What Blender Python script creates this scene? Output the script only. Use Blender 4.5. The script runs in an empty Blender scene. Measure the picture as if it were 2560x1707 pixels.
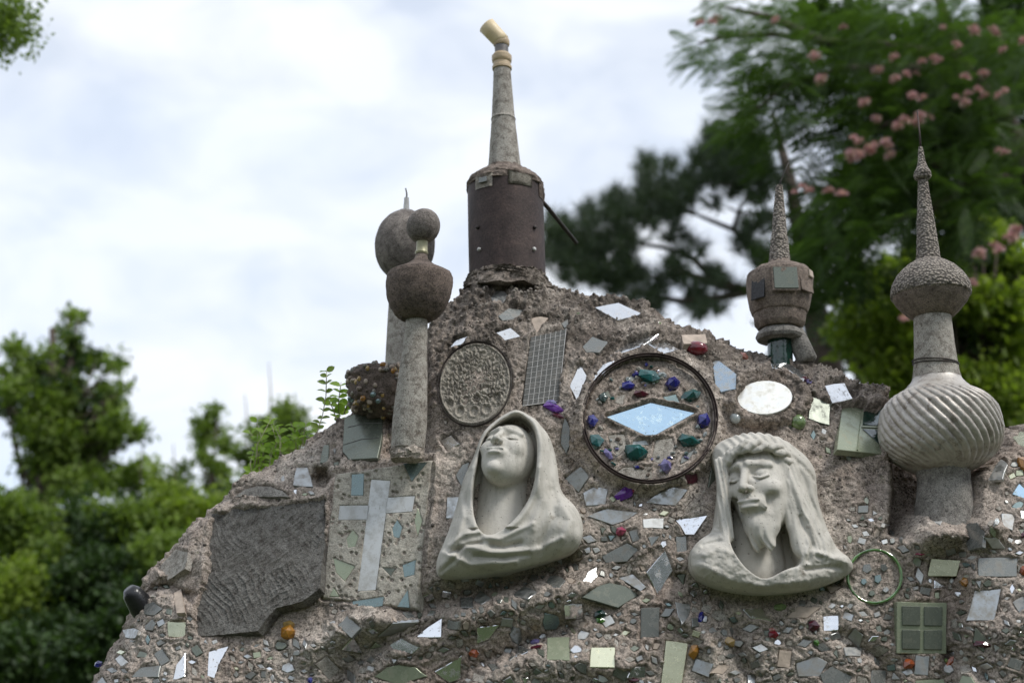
import bpy, bmesh, math, random
import numpy as np
from mathutils import Vector, Matrix, Euler
try:
    import openvdb
except Exception:
    openvdb = None
S = bpy.context.scene
COL = S.collection
rnd = random.Random(7)
rs = np.random.RandomState(11)

# ------------------------------------------------------------------ camera
CAM = np.array([0.0, -3.55, 1.5]); PITCH = math.radians(17.0)
FPX = 50.0 / 36.0 * 2560.0
cd = bpy.data.cameras.new('camera'); cam = bpy.data.objects.new('camera', cd); COL.objects.link(cam)
cam.location = CAM; cam.rotation_euler = (math.radians(90) + PITCH, 0, 0)
cd.lens = 50; cd.sensor_width = 36; cd.clip_end = 2000; cd.clip_start = 0.05
cd.dof.use_dof = True; cd.dof.focus_distance = 3.78; cd.dof.aperture_fstop = 2.3
S.camera = cam
# ------------------------------------------------------------------ sky, sun, exposure
SUN_EL, SUN_AZ = math.radians(54), math.radians(118)     # azimuth clockwise from +Y (north)
w = bpy.data.worlds.new('World'); S.world = w; w.use_nodes = True
nt = w.node_tree; nt.nodes.clear(); N = nt.nodes.new; L = nt.links.new
out = N('ShaderNodeOutputWorld'); bg = N('ShaderNodeBackground'); bg.inputs[1].default_value = 0.12
sky = N('ShaderNodeTexSky'); sky.sky_type = 'NISHITA'; sky.sun_disc = False
sky.sun_elevation = SUN_EL; sky.sun_rotation = SUN_AZ; sky.air_density = 1.0; sky.dust_density = 0.5
tc = N('ShaderNodeTexCoord'); mp = N('ShaderNodeMapping'); mp.inputs['Rotation'].default_value = (0.2, 0.5, 0.3); mp.inputs['Scale'].default_value = (1, 1, 1.9)
L(tc.outputs['Generated'], mp.inputs[0])
n1 = N('ShaderNodeTexNoise'); n1.inputs['Scale'].default_value = 9.0; n1.inputs['Detail'].default_value = 4; n1.inputs['Roughness'].default_value = 0.5; n1.inputs['Distortion'].default_value = 0.35
L(mp.outputs[0], n1.inputs['Vector'])
cr = N('ShaderNodeValToRGB'); cr.color_ramp.elements[0].position = 0.30; cr.color_ramp.elements[0].color = (0.66, 0.66, 0.66, 1)
cr.color_ramp.elements[1].position = 0.60; cr.color_ramp.elements[1].color = (1, 1, 1, 1)
L(n1.outputs[0], cr.inputs[0])
n2 = N('ShaderNodeTexNoise'); n2.inputs['Scale'].default_value = 2.6; n2.inputs['Detail'].default_value = 3
L(mp.outputs[0], n2.inputs['Vector'])
cc = N('ShaderNodeValToRGB'); cc.color_ramp.elements[0].position = 0.35; cc.color_ramp.elements[0].color = (0.86, 0.94, 1.07, 1)
cc.color_ramp.elements[1].position = 0.65; cc.color_ramp.elements[1].color = (0.97, 1.01, 1.07, 1)
L(n2.outputs[0], cc.inputs[0])
cs = N('ShaderNodeVectorMath'); cs.operation = 'SCALE'; cs.inputs['Scale'].default_value = 5.6
L(cc.outputs[0], cs.inputs[0])
mx = N('ShaderNodeMix'); mx.data_type = 'RGBA'
L(cr.outputs[0], mx.inputs['Factor']); L(sky.outputs[0], mx.inputs[6]); L(cs.outputs[0], mx.inputs[7])
L(mx.outputs[2], bg.inputs[0]); L(bg.outputs[0], out.inputs[0])
sd = bpy.data.lights.new('sun', 'SUN'); sun = bpy.data.objects.new('sun', sd); COL.objects.link(sun)
sd.energy = 1.5; sd.angle = math.radians(14); sd.color = (1, 0.965, 0.91)
sdir = Vector((math.sin(SUN_AZ) * math.cos(SUN_EL), math.cos(SUN_AZ) * math.cos(SUN_EL), math.sin(SUN_EL)))
sun.rotation_euler = (-sdir).to_track_quat('-Z', 'Y').to_euler()
S.view_settings.view_transform = 'Standard'; S.view_settings.look = 'None'; S.view_settings.exposure = 0.64; S.view_settings.gamma = 1
S.view_settings.use_curve_mapping = False
S.cycles.use_denoising = True
S.cycles.max_bounces = 6; S.cycles.transparent_max_bounces = 6

# ------------------------------------------------------------------ pixel <-> place
_F = np.array([0, math.cos(PITCH), math.sin(PITCH)]); _U = np.array([0, -math.sin(PITCH), math.cos(PITCH)])
def ray(px, py):
    px = np.asarray(px, float); py = np.asarray(py, float)
    a = (px - 1280) / FPX; b = (853.5 - py) / FPX
    return a, _F[1] + b * _U[1], _F[2] + b * _U[2]
def at(px, py, y):
    dx, dy, dz = ray(px, py); t = (y - CAM[1]) / dy
    return np.stack([dx * t + 0 * t, y + 0 * t, CAM[2] + dz * t], -1)
def proj(x, y, z):
    Y = y - CAM[1]; Z = z - CAM[2]
    d = Y * _F[1] + Z * _F[2]; v = Y * _U[1] + Z * _U[2]
    return 1280 + FPX * x / d, 853.5 - FPX * v / d, d
def depth(y, z): return (y - CAM[1]) * _F[1] + (z - CAM[2]) * _F[2]

# ------------------------------------------------------------------ noise
_perm = rs.permutation(4096)
def _h(i, j, k=0):
    return _perm[(_perm[(i.astype(np.int64) + 4096 * 64) % 4096] + j.astype(np.int64) + 4096 * 64 + 57 * k) % 4096] / 4096.0
def vnoise(x, y, k=0):
    i = np.floor(x); j = np.floor(y); f = x - i; g = y - j
    f = f * f * (3 - 2 * f); g = g * g * (3 - 2 * g)
    return ((_h(i, j, k) * (1 - f) + _h(i + 1, j, k) * f) * (1 - g) + (_h(i, j + 1, k) * (1 - f) + _h(i + 1, j + 1, k) * f) * g) * 2 - 1
def fbm(x, y, o=4, k=0, r=0.5):
    s = 0; a = 1; t = 0
    for q in range(o):
        s = s + a * vnoise(x * 2 ** q + 17.3 * q, y * 2 ** q - 9.1 * q, k + q); t += a; a *= r
    return s / t
def worley(x, y, k=0):
    i = np.floor(x); j = np.floor(y); f1 = np.full(x.shape, 9.0); f2 = f1.copy(); idc = f1.copy()
    for a in (-1, 0, 1):
        for b in (-1, 0, 1):
            cx = i + a; cy = j + b
            d = np.hypot(cx + _h(cx, cy, k) - x, cy + _h(cx, cy, k + 5) - y)
            m = d < f1; f2 = np.where(m, f1, np.minimum(f2, d)); idc = np.where(m, _h(cx, cy, k + 9), idc); f1 = np.where(m, d, f1)
    return f1, f2, idc
def sstep(a, b, x):
    t = np.clip((x - a) / (b - a), 0, 1); return t * t * (3 - 2 * t)

# ------------------------------------------------------------------ helpers
def tag(o, label=None, cat=None, group=None, kind=None):
    if label: o['label'] = label
    if cat: o['category'] = cat
    if group: o['group'] = group
    if kind: o['kind'] = kind
    return o
def link(name, me, mat=None, parent=None, smooth=False):
    o = bpy.data.objects.new(name, me); COL.objects.link(o)
    if mat is not None and not me.materials: me.materials.append(mat)
    if smooth: me.polygons.foreach_set('use_smooth', np.ones(len(me.polygons), bool))
    if parent is not None: o.parent = parent
    return o
def empty(name, loc, label, cat, group=None):
    o = bpy.data.objects.new(name, None); COL.objects.link(o); o.location = [float(c) for c in loc]; o.empty_display_size = 0.05
    return tag(o, label, cat, group)
def child(name, me, mat, parent, smooth=False):
    """mesh in world coordinates, parented to a thing whose origin is elsewhere"""
    o = link(name, me, mat, parent, smooth)
    o.matrix_parent_inverse = Matrix.Translation(-parent.location)
    return o
def mesh_np(name, V, F):
    V = np.asarray(V, np.float32).reshape(-1, 3); me = bpy.data.meshes.new(name)
    F = np.asarray(F, np.int32); n = F.shape[1]
    me.vertices.add(len(V)); me.vertices.foreach_set('co', V.ravel())
    me.loops.add(F.size); me.loops.foreach_set('vertex_index', F.ravel())
    me.polygons.add(len(F)); me.polygons.foreach_set('loop_start', np.arange(0, F.size, n, dtype=np.int32))
    me.polygons.foreach_set('loop_total', np.full(len(F), n, np.int32)); me.update(calc_edges=True)
    return me
def grid_faces(nr, nc, wrap=False):
    a = np.arange(nr * nc).reshape(nr, nc)
    if wrap: a = np.concatenate([a, a[:, :1]], 1)
    return np.stack([a[:-1, :-1], a[1:, :-1], a[1:, 1:], a[:-1, 1:]], -1).reshape(-1, 4)

class MB:
    def __init__(s): s.bm = bmesh.new()
    def tube(s, pts, rad, n=10, cap=True):
        pts = [Vector([float(c) for c in p]) for p in pts]
        if not hasattr(rad, '__len__'): rad = [rad] * len(pts)
        rings = []; prev = None
        for i, p in enumerate(pts):
            d = (pts[min(i + 1, len(pts) - 1)] - pts[max(i - 1, 0)]).normalized()
            if prev is None:
                u = d.orthogonal().normalized()
            else:
                u = (prev - d * prev.dot(d))
                u = u.normalized() if u.length > 1e-6 else d.orthogonal().normalized()
            prev = u; v = d.cross(u)
            rings.append([s.bm.verts.new(p + (u * math.cos(a) + v * math.sin(a)) * rad[i]) for a in [2 * math.pi * k / n for k in range(n)]])
        for a, b in zip(rings[:-1], rings[1:]):
            for k in range(n):
                s.bm.faces.new((a[k], a[(k + 1) % n], b[(k + 1) % n], b[k]))
        if cap:
            s.bm.faces.new(rings[0][::-1]); s.bm.faces.new(rings[-1])
        return s
    def box(s, c, size, M=None):
        r = bmesh.ops.create_cube(s.bm, size=1)
        T = Matrix.Translation(Vector([float(q) for q in c])) @ (M or Matrix()) @ Matrix.Diagonal((*size, 1))
        bmesh.ops.transform(s.bm, matrix=T, verts=r['verts']); return s
    def prism(s, P, n, t):
        P = [Vector(p) for p in P]; n = Vector(n)
        a = [s.bm.verts.new(p) for p in P]; b = [s.bm.verts.new(p - n * t) for p in P]
        s.bm.faces.new(a); s.bm.faces.new(b[::-1])
        for i in range(len(P)):
            j = (i + 1) % len(P); s.bm.faces.new((a[j], a[i], b[i], b[j]))
        return s
    def mesh(s, name, bevel=0, seg=1):
        bmesh.ops.recalc_face_normals(s.bm, faces=s.bm.faces)
        if bevel: bmesh.ops.bevel(s.bm, geom=list(s.bm.edges), offset=bevel, segments=seg, affect='EDGES', clamp_overlap=True)
        me = bpy.data.meshes.new(name); s.bm.to_mesh(me); s.bm.free(); return me

# ------------------------------------------------------------------ materials
def mat(name, build):
    m = bpy.data.materials.new(name); m.use_nodes = True; t = m.node_tree
    p = t.nodes['Principled BSDF']; build(t, p); return m
def nz(t, scale, detail=4, rough=0.55, coord='Object', vec=None, dist=0.0):
    n = t.nodes.new('ShaderNodeTexNoise'); n.inputs['Scale'].default_value = scale; n.inputs['Detail'].default_value = detail
    n.inputs['Roughness'].default_value = rough; n.inputs['Distortion'].default_value = dist
    if vec is None:
        c = t.nodes.new('ShaderNodeTexCoord'); vec = c.outputs[coord]
    t.links.new(vec, n.inputs['Vector']); return n.outputs[0]
def ramp(t, src, stops):
    r = t.nodes.new('ShaderNodeValToRGB'); e = r.color_ramp.elements
    while len(e) < len(stops): e.new(0.5)
    for q, (pos, c) in zip(e, stops):
        q.position = pos; q.color = (*c, 1) if len(c) == 3 else c
    t.links.new(src, r.inputs[0]); return r.outputs[0]
def g(v): return (v, v, v)
def mixc(t, f, a, b, mode='MIX'):
    m = t.nodes.new('ShaderNodeMix'); m.data_type = 'RGBA'; m.blend_type = mode
    for s_, v in ((m.inputs['Factor'], f), (m.inputs[6], a), (m.inputs[7], b)):
        if isinstance(v, (int, float)): s_.default_value = v
        elif isinstance(v, tuple): s_.default_value = (*v, 1)
        else: t.links.new(v, s_)
    return m.outputs[2]
def bump(t, p, src, dist, strength=1.0, prev=None):
    b = t.nodes.new('ShaderNodeBump'); b.inputs['Distance'].default_value = dist; b.inputs['Strength'].default_value = strength
    t.links.new(src, b.inputs['Height'])
    if prev is not None: t.links.new(prev, b.inputs['Normal'])
    t.links.new(b.outputs[0], p.inputs['Normal']); return b.outputs[0]
def setp(p, **k):
    for n, v in k.items(): p.inputs[n.replace('_', ' ')].default_value = v

def concrete(c1, c2, c3, spots=0.5, sc=1.0, bd=0.004, grain=0.8, rough=0.9):
    """weathered concrete: base, stain and dark lichen colours"""
    def b(t, p):
        a = ramp(t, nz(t, 7 * sc, 6, 0.65), [(0.35, c1), (0.65, c2)])
        st = ramp(t, nz(t, 26 * sc, 7, 0.75, dist=0.3), [(0.5 - 0.12 * spots, g(0.0)), (0.66, g(1.0))])
        a2 = mixc(t, st, a, c3)
        a2 = mixc(t, ramp(t, nz(t, 125, 3, 0.6), [(0.62, g(0)), (0.68, g(0.75))]), a2, tuple(x * 0.45 for x in c3))
        gr = ramp(t, nz(t, 230 * sc, 3, 0.6), [(0.36, g(0.45)), (0.5, g(1.0)), (0.68, g(1.3))])
        col = mixc(t, grain, a2, gr, 'MULTIPLY')
        t.links.new(col, p.inputs['Base Color']); p.inputs['Roughness'].default_value = rough
        p.inputs['Specular IOR Level'].default_value = 0.25
        b1 = bump(t, p, nz(t, 240 * sc, 4, 0.7), bd * 0.6)
        bump(t, p, nz(t, 70 * sc, 5, 0.65), bd, prev=b1)
    return b
M = {}
def plastern(t, p):
    a = ramp(t, nz(t, 6, 6, 0.65), [(0.35, (0.50, 0.475, 0.42)), (0.65, (0.63, 0.60, 0.54))])
    tcn = t.nodes.new('ShaderNodeTexCoord'); mp = t.nodes.new('ShaderNodeMapping'); mp.inputs['Scale'].default_value = (34, 34, 5); t.links.new(tcn.outputs['Object'], mp.inputs[0])
    st = ramp(t, nz(t, 1.0, 6, 0.65, vec=mp.outputs[0]), [(0.50, g(0)), (0.72, g(0.6))]); a = mixc(t, st, a, (0.30, 0.285, 0.245))
    bl = ramp(t, nz(t, 24, 7, 0.75, dist=0.4), [(0.60, g(0)), (0.70, g(0.8))]); a = mixc(t, bl, a, (0.27, 0.235, 0.19))
    sp = ramp(t, nz(t, 150, 3, 0.6), [(0.66, g(0)), (0.71, g(0.9))]); a = mixc(t, sp, a, (0.14, 0.12, 0.095))
    t.links.new(a, p.inputs['Base Color']); p.inputs['Roughness'].default_value = 0.85; p.inputs['Specular IOR Level'].default_value = 0.3
    b1 = bump(t, p, sp, -0.0012); bump(t, p, nz(t, 90, 5, 0.65), 0.0016, prev=b1)
def cement_nodes(t, p):
    tcn = t.nodes.new('ShaderNodeTexCoord'); sx = t.nodes.new('ShaderNodeSeparateXYZ'); t.links.new(tcn.outputs['Object'], sx.inputs[0])
    base = ramp(t, nz(t, 5, 5, 0.6), [(0.3, (0.35, 0.28, 0.235)), (0.42, (0.43, 0.36, 0.305)), (0.55, (0.455, 0.39, 0.335)), (0.62, (0.53, 0.465, 0.40)), (0.75, (0.60, 0.515, 0.445))])
    # black lichen grows thick towards the exposed top
    mr = t.nodes.new('ShaderNodeMapRange'); mr.inputs['From Min'].default_value = 2.2; mr.inputs['From Max'].default_value = 2.75
    t.links.new(sx.outputs['Z'], mr.inputs[0])
    ad = t.nodes.new('ShaderNodeMath'); ad.operation = 'MULTIPLY_ADD'; ad.inputs[1].default_value = 0.24
    t.links.new(mr.outputs[0], ad.inputs[0]); t.links.new(nz(t, 13, 7, 0.72, dist=0.4), ad.inputs[2])
    li = ramp(t, ad.outputs[0], [(0.56, g(0)), (0.8, g(1))])
    stn = ramp(t, nz(t, 3.3, 6, 0.7, dist=1.2), [(0.5, g(0)), (0.66, g(0.45))])
    c1 = mixc(t, stn, base, (0.20, 0.175, 0.15))
    c1 = mixc(t, li, c1, (0.13, 0.11, 0.092))
    gr = ramp(t, nz(t, 210, 3, 0.65), [(0.34, g(0.35)), (0.5, g(1.0)), (0.66, g(1.55))])
    c2 = mixc(t, 0.75, c1, gr, 'MULTIPLY')
    g2 = ramp(t, nz(t, 75, 4, 0.7), [(0.36, g(0.5)), (0.52, g(1.0)), (0.7, g(1.3))])
    c3 = mixc(t, 0.7, c2, g2, 'MULTIPLY')
    moss = ramp(t, nz(t, 17, 3, 0.6, dist=0.5), [(0.70, g(0)), (0.76, g(0.8))])
    c4 = mixc(t, moss, c3, (0.10, 0.12, 0.035))
    ck = t.nodes.new('ShaderNodeTexVoronoi'); ck.feature = 'DISTANCE_TO_EDGE'; ck.inputs['Scale'].default_value = 6.5
    wv = t.nodes.new('ShaderNodeVectorMath'); wv.operation = 'MULTIPLY_ADD'; wv.inputs[1].default_value = (0.25, 0.25, 0.25)
    nv = t.nodes.new('ShaderNodeTexNoise'); nv.inputs['Scale'].default_value = 8; nv.inputs['Detail'].default_value = 5; t.links.new(tcn.outputs['Object'], nv.inputs['Vector'])
    t.links.new(nv.outputs['Color'], wv.inputs[0]); t.links.new(tcn.outputs['Object'], wv.inputs[2]); t.links.new(wv.outputs[0], ck.inputs['Vector'])
    ckr = ramp(t, ck.outputs['Distance'], [(0.0, g(1.0)), (0.012, g(0.0))])
    c4 = mixc(t, ckr, c4, (0.07, 0.055, 0.045))
    t.links.new(c4, p.inputs['Base Color']); p.inputs['Roughness'].default_value = 0.95; p.inputs['Specular IOR Level'].default_value = 0.15
    b1 = bump(t, p, nz(t, 300, 3, 0.7), 0.003)
    bump(t, p, nz(t, 110, 4, 0.65), 0.005, prev=b1)
M['cement'] = mat('cement', cement_nodes)
M['plaster'] = mat('plaster', plastern)
M['plaque'] = mat('plaque', concrete((0.54, 0.50, 0.425), (0.46, 0.43, 0.37), (0.26, 0.23, 0.19), 0.4, 1.3, 0.003, 0.6))
M['stone_dark'] = mat('stone_dark', concrete((0.20, 0.155, 0.13), (0.155, 0.12, 0.10), (0.075, 0.06, 0.052), 0.5, 1.0, 0.0025))
M['stone_brown'] = mat('stone_brown', concrete((0.33, 0.265, 0.22), (0.26, 0.21, 0.175), (0.12, 0.095, 0.08), 0.5, 1.4, 0.005))
M['stone_ball'] = mat('stone_ball', concrete((0.31, 0.275, 0.245), (0.24, 0.21, 0.19), (0.11, 0.095, 0.085), 0.9, 1.3, 0.003))
M['stone_pale'] = mat('stone_pale', concrete((0.46, 0.43, 0.38), (0.39, 0.36, 0.315), (0.17, 0.145, 0.12), 0.35, 1.6, 0.003))
M['pebbledash'] = mat('pebbledash', concrete((0.29, 0.26, 0.225), (0.19, 0.165, 0.145), (0.06, 0.052, 0.046), 0.9, 2.2, 0.009))
M['pipe_stone'] = mat('pipe_stone', concrete((0.33, 0.31, 0.28), (0.26, 0.245, 0.22), (0.12, 0.11, 0.10), 0.5, 1.2, 0.003))
M['slate'] = mat('slate', concrete((0.20, 0.19, 0.17), (0.26, 0.25, 0.23), (0.085, 0.075, 0.065), 0.7, 1.6, 0.006))
M['relief'] = mat('relief', concrete((0.44, 0.40, 0.335), (0.38, 0.35, 0.30), (0.18, 0.16, 0.135), 0.7, 1.5, 0.003))
def pebbledash(t, p):
    tcn = t.nodes.new('ShaderNodeTexCoord'); v = t.nodes.new('ShaderNodeTexVoronoi'); v.inputs['Scale'].default_value = 135; t.links.new(tcn.outputs['Object'], v.inputs['Vector'])
    c = ramp(t, nz(t, 9, 5, 0.7), [(0.35, (0.22, 0.185, 0.155)), (0.65, (0.38, 0.335, 0.285))])
    c = mixc(t, 0.9, c, ramp(t, v.outputs['Distance'], [(0.15, g(1.35)), (0.5, g(0.7)), (0.75, g(0.25))]), 'MULTIPLY')
    t.links.new(c, p.inputs['Base Color']); p.inputs['Roughness'].default_value = 0.9
    bump(t, p, ramp(t, v.outputs['Distance'], [(0, g(1)), (0.8, g(0))]), 0.006)
M['pebbledash'] = mat('pebbledash', pebbledash)
def metal_rust(t, p):
    a = ramp(t, nz(t, 16, 7, 0.7, dist=0.6), [(0.3, (0.032, 0.022, 0.019)), (0.55, (0.062, 0.042, 0.037)), (0.75, (0.115, 0.078, 0.064))])
    t.links.new(mixc(t, 0.6, a, ramp(t, nz(t, 190, 3, 0.6), [(0.35, g(0.5)), (0.65, g(1.3))]), 'MULTIPLY'), p.inputs['Base Color'])
    setp(p, Metallic=0.35, Roughness=0.62); bump(t, p, nz(t, 120, 4, 0.7), 0.0012)
M['rust'] = mat('rust', metal_rust)
def bulbmat(t, p):
    a = ramp(t, nz(t, 11, 7, 0.7, dist=0.5), [(0.3, (0.30, 0.265, 0.23)), (0.5, (0.52, 0.48, 0.43)), (0.68, (0.26, 0.215, 0.175))])
    st = ramp(t, nz(t, 32, 7, 0.75, dist=0.4), [(0.52, g(0.0)), (0.66, g(0.9))])
    c = mixc(t, st, a, (0.14, 0.105, 0.08))
    t.links.new(c, p.inputs['Base Color']); setp(p, Roughness=0.38, Metallic=0.15); p.inputs['Specular IOR Level'].default_value = 0.6
    bump(t, p, nz(t, 130, 4, 0.7), 0.0012)
M['bulb'] = mat('bulb', bulbmat)
def plain(c, rough=0.6, metal=0.0, var=0.25, sc=60):
    def b(t, p):
        v = ramp(t, nz(t, sc, 5, 0.65), [(0.3, tuple(x * (1 - var) for x in c)), (0.7, tuple(min(1, x * (1 + var)) for x in c))])
        t.links.new(v, p.inputs['Base Color']); setp(p, Roughness=rough, Metallic=metal)
        bump(t, p, nz(t, sc * 3, 3, 0.6), 0.0008)
    return b
M['cream_plastic'] = mat('cream_plastic', plain((0.72, 0.58, 0.36), 0.45, 0, 0.08, 30))
M['tan_plastic'] = mat('tan_plastic', plain((0.50, 0.38, 0.24), 0.5, 0, 0.2, 50))
M['pipe_grey'] = mat('pipe_grey', plain((0.16, 0.15, 0.145), 0.5, 0.3, 0.3))
M['bar'] = mat('bar', plain((0.045, 0.036, 0.032), 0.6, 0.4, 0.3))
M['couple'] = mat('couple', plain((0.36, 0.34, 0.21), 0.4, 0.2, 0.15))
M['whitebar'] = mat('whitebar', plain((0.50, 0.49, 0.47), 0.5, 0.1, 0.2))

M['tan_stone'] = mat('tan_stone', plain((0.42, 0.345, 0.28), 0.8, 0, 0.25, 40))
M['black'] = mat('black', plain((0.018, 0.018, 0.02), 0.25, 0, 0.3))
M['bark'] = mat('bark', plain((0.07, 0.052, 0.04), 0.9, 0, 0.4, 14))
def mirror(tint, rough, dirt, dirtcol=(0.30, 0.27, 0.23), metal=1.0):
    def b(t, p):
        oi = t.nodes.new('ShaderNodeObjectInfo')
        tcn = t.nodes.new('ShaderNodeTexCoord'); vm = t.nodes.new('ShaderNodeVectorMath'); vm.operation = 'ADD'
        cx = t.nodes.new('ShaderNodeCombineXYZ'); t.links.new(oi.outputs['Random'], cx.inputs[0]); t.links.new(tcn.outputs['Object'], vm.inputs[0]); t.links.new(cx.outputs[0], vm.inputs[1])
        m = ramp(t, nz(t, 42, 7, 0.75, vec=vm.outputs[0]), [(0.60 - dirt, g(0.04)), (0.80 - dirt * 0.6, g(1))])
        sp = ramp(t, nz(t, 190, 2, 0.5, vec=vm.outputs[0]), [(0.66, g(0)), (0.7, g(1))])
        mm = mixc(t, 1.0, m, sp, 'LIGHTEN')
        tv = mixc(t, oi.outputs['Random'], tuple(x * 0.8 for x in tint), tint)
        t.links.new(mixc(t, mm, tv, dirtcol), p.inputs['Base Color'])
        t.links.new(ramp(t, mm, [(0, g(metal)), (1, g(0))]), p.inputs['Metallic'])
        t.links.new(ramp(t, mm, [(0, g(rough)), (1, g(0.8))]), p.inputs['Roughness'])
        bump(t, p, nz(t, 22, 2, 0.5, vec=vm.outputs[0]), 0.0012, 0.6)
    return b
M['mirror'] = mat('mirror', mirror((0.90, 0.91, 0.92), 0.10, 0.05))
M['mirror_dull'] = mat('mirror_dull', mirror((0.50, 0.52, 0.52), 0.30, 0.16))  # dirty mirror; its darker tint also stands in for reflected trees
M['glass_grey'] = mat('glass_grey', mirror((0.24, 0.25, 0.235), 0.22, 0.10, (0.20, 0.18, 0.155), 0.45))  # dirty glass, with mid grey reflections put into the base colour too
M['glass_green'] = mat('glass_green', mirror((0.36, 0.40, 0.28), 0.2, 0.08, (0.26, 0.25, 0.18), 0.3))
M['glass_sage'] = mat('glass_sage', mirror((0.165, 0.185, 0.15), 0.25, 0.06, (0.15, 0.15, 0.11), 0.35))
M['glass_yellow'] = mat('glass_yellow', mirror((0.80, 0.80, 0.58), 0.2, 0.03, (0.4, 0.38, 0.26), 0.7))
M['mirror_skytint'] = mat('mirror_skytint', mirror((0.60, 0.80, 0.93), 0.10, 0.06, (0.2, 0.25, 0.27), 0.95))  # pale blue sky reflection of the rosette diamond put into the tint
M['glass_paleblue'] = mat('glass_paleblue', mirror((0.50, 0.60, 0.68), 0.15, 0.14))
M['glass_pond'] = mat('glass_pond', mirror((0.24, 0.32, 0.32), 0.2, 0.05, (0.2, 0.22, 0.2), 0.5))
M['wire_glass'] = mat('wire_glass', mirror((0.075, 0.075, 0.066), 0.25, 0.10, (0.10, 0.09, 0.075), 0.12))
M['oval'] = mat('oval', mirror((0.86, 0.87, 0.84), 0.35, 0.14, (0.55, 0.53, 0.46)))
M['cross'] = mat('cross', mirror((0.60, 0.61, 0.60), 0.3, 0.14, (0.40, 0.39, 0.36), 0.25))
def gem(c, tr=0.35):
    def b(t, p):
        v = ramp(t, nz(t, 60, 3, 0.6), [(0.3, tuple(x * 0.6 for x in c)), (0.7, tuple(min(1, x * 1.35) for x in c))])
        t.links.new(v, p.inputs['Base Color']); setp(p, Roughness=0.08, IOR=1.5); p.inputs['Transmission Weight'].default_value = tr
        p.inputs['Coat Weight'].default_value = 0.6
        bump(t, p, nz(t, 45, 2, 0.5), 0.003)
    return b
for k_, c_ in dict(cobalt=(0.03, 0.03, 0.26), teal=(0.02, 0.14, 0.135), purple=(0.17, 0.04, 0.36), red=(0.24, 0.02, 0.035), maroon=(0.11, 0.012, 0.03), pink=(0.48, 0.09, 0.17),
                   amber=(0.50, 0.23, 0.035), green=(0.10, 0.24, 0.05), lime=(0.25, 0.36, 0.14), orange=(0.42, 0.10, 0.03), lilac=(0.22, 0.19, 0.42), clear=(0.55, 0.60, 0.60), bottle=(0.012, 0.05, 0.035), gold=(0.60, 0.40, 0.14), salmon=(0.50, 0.20, 0.15)).items():
    M[k_] = mat(k_ + '_glass', gem(c_))
def leafmat(name, c, c2, tr=0.35, rough=0.5):
    m = bpy.data.materials.new(name); m.use_nodes = True; t = m.node_tree; p = t.nodes['Principled BSDF']
    ge = t.nodes.new('ShaderNodeNewGeometry')
    col = ramp(t, ge.outputs['Random Per Island'], [(0.0, c), (0.75, c2), (1.0, tuple(min(1, x * 1.35) for x in c2))])
    col = mixc(t, ramp(t, nz(t, 1.6, 3, 0.5), [(0.35, g(0.0)), (0.65, g(0.6))]), col, c2)
    t.links.new(col, p.inputs['Base Color']); setp(p, Roughness=rough); p.inputs['Specular IOR Level'].default_value = 0.3
    tl = t.nodes.new('ShaderNodeBsdfTranslucent'); t.links.new(mixc(t, 1.0, col, (1.5, 1.7, 0.6), 'MULTIPLY'), tl.inputs[0])
    ms = t.nodes.new('ShaderNodeMixShader'); ms.inputs[0].default_value = tr
    t.links.new(p.outputs[0], ms.inputs[1]); t.links.new(tl.outputs[0], ms.inputs[2])
    t.links.new(ms.outputs[0], t.nodes['Material Output'].inputs[0]); M[name] = m
leafmat('leaf_mid', (0.075, 0.125, 0.028), (0.165, 0.225, 0.05))
leafmat('leaf_light', (0.09, 0.145, 0.025), (0.22, 0.28, 0.055), 0.4)
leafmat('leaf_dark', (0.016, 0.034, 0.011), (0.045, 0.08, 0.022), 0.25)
leafmat('leaf_vine', (0.12, 0.20, 0.03), (0.25, 0.36, 0.07), 0.45)
leafmat('leaf_mimosa', (0.026, 0.052, 0.016), (0.066, 0.112, 0.030), 0.35)
leafmat('needle', (0.022, 0.038, 0.020), (0.050, 0.075, 0.038), 0.15)
def flow(t, p):
    ge = t.nodes.new('ShaderNodeNewGeometry')
    t.links.new(ramp(t, ge.outputs['Random Per Island'], [(0.0, (0.42, 0.17, 0.20)), (0.3, (0.55, 0.32, 0.33)), (0.65, (0.74, 0.46, 0.48)), (0.85, (0.78, 0.58, 0.50)), (1, (0.62, 0.36, 0.14))]), p.inputs['Base Color'])
    setp(p, Roughness=0.7)
M['flower'] = mat('flower', flow)
# ------------------------------------------------------------------ the mound's shape
OUT = [(-60, 2330), (60, 2060), (140, 1880), (229, 1707), (316, 1546), (370, 1442), (435, 1371), (522, 1279), (610, 1203), (697, 1154), (784, 1088), (850, 1045), (905, 1020), (955, 985), (1000, 925), (1035, 860), (1067, 827),
       (1088, 784), (1143, 751), (1170, 716), (1200, 704), (1340, 704), (1375, 712), (1393, 724), (1458, 740), (1524, 746), (1570, 752), (1611, 766), (1665, 800), (1720, 829), (1785, 836), (1850, 871),
       (1916, 887), (2035, 905), (2090, 934), (2133, 965), (2210, 974), (2260, 1000), (2400, 1030), (2503, 1034), (2560, 1045), (2700, 1090), (2900, 1260), (3100, 1500), (3400, 2100)]
YC = 0.40
o_ = at([p[0] for p in OUT], [p[1] for p in OUT], YC)
OX, OZ = o_[:, 0], o_[:, 2]
def Hx(x):
    return np.interp(x, np.concatenate([[-2.3, -1.9], OX, [2.9, 3.2]]), np.concatenate([[0.0, 0.35], OZ, [0.4, 0.0]]))
def yb(x, z):
    s = np.maximum(Hx(x) - z, 0)
    return YC - 0.22 * (1 - np.exp(-s / 0.25)) - 0.12 * s
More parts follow.
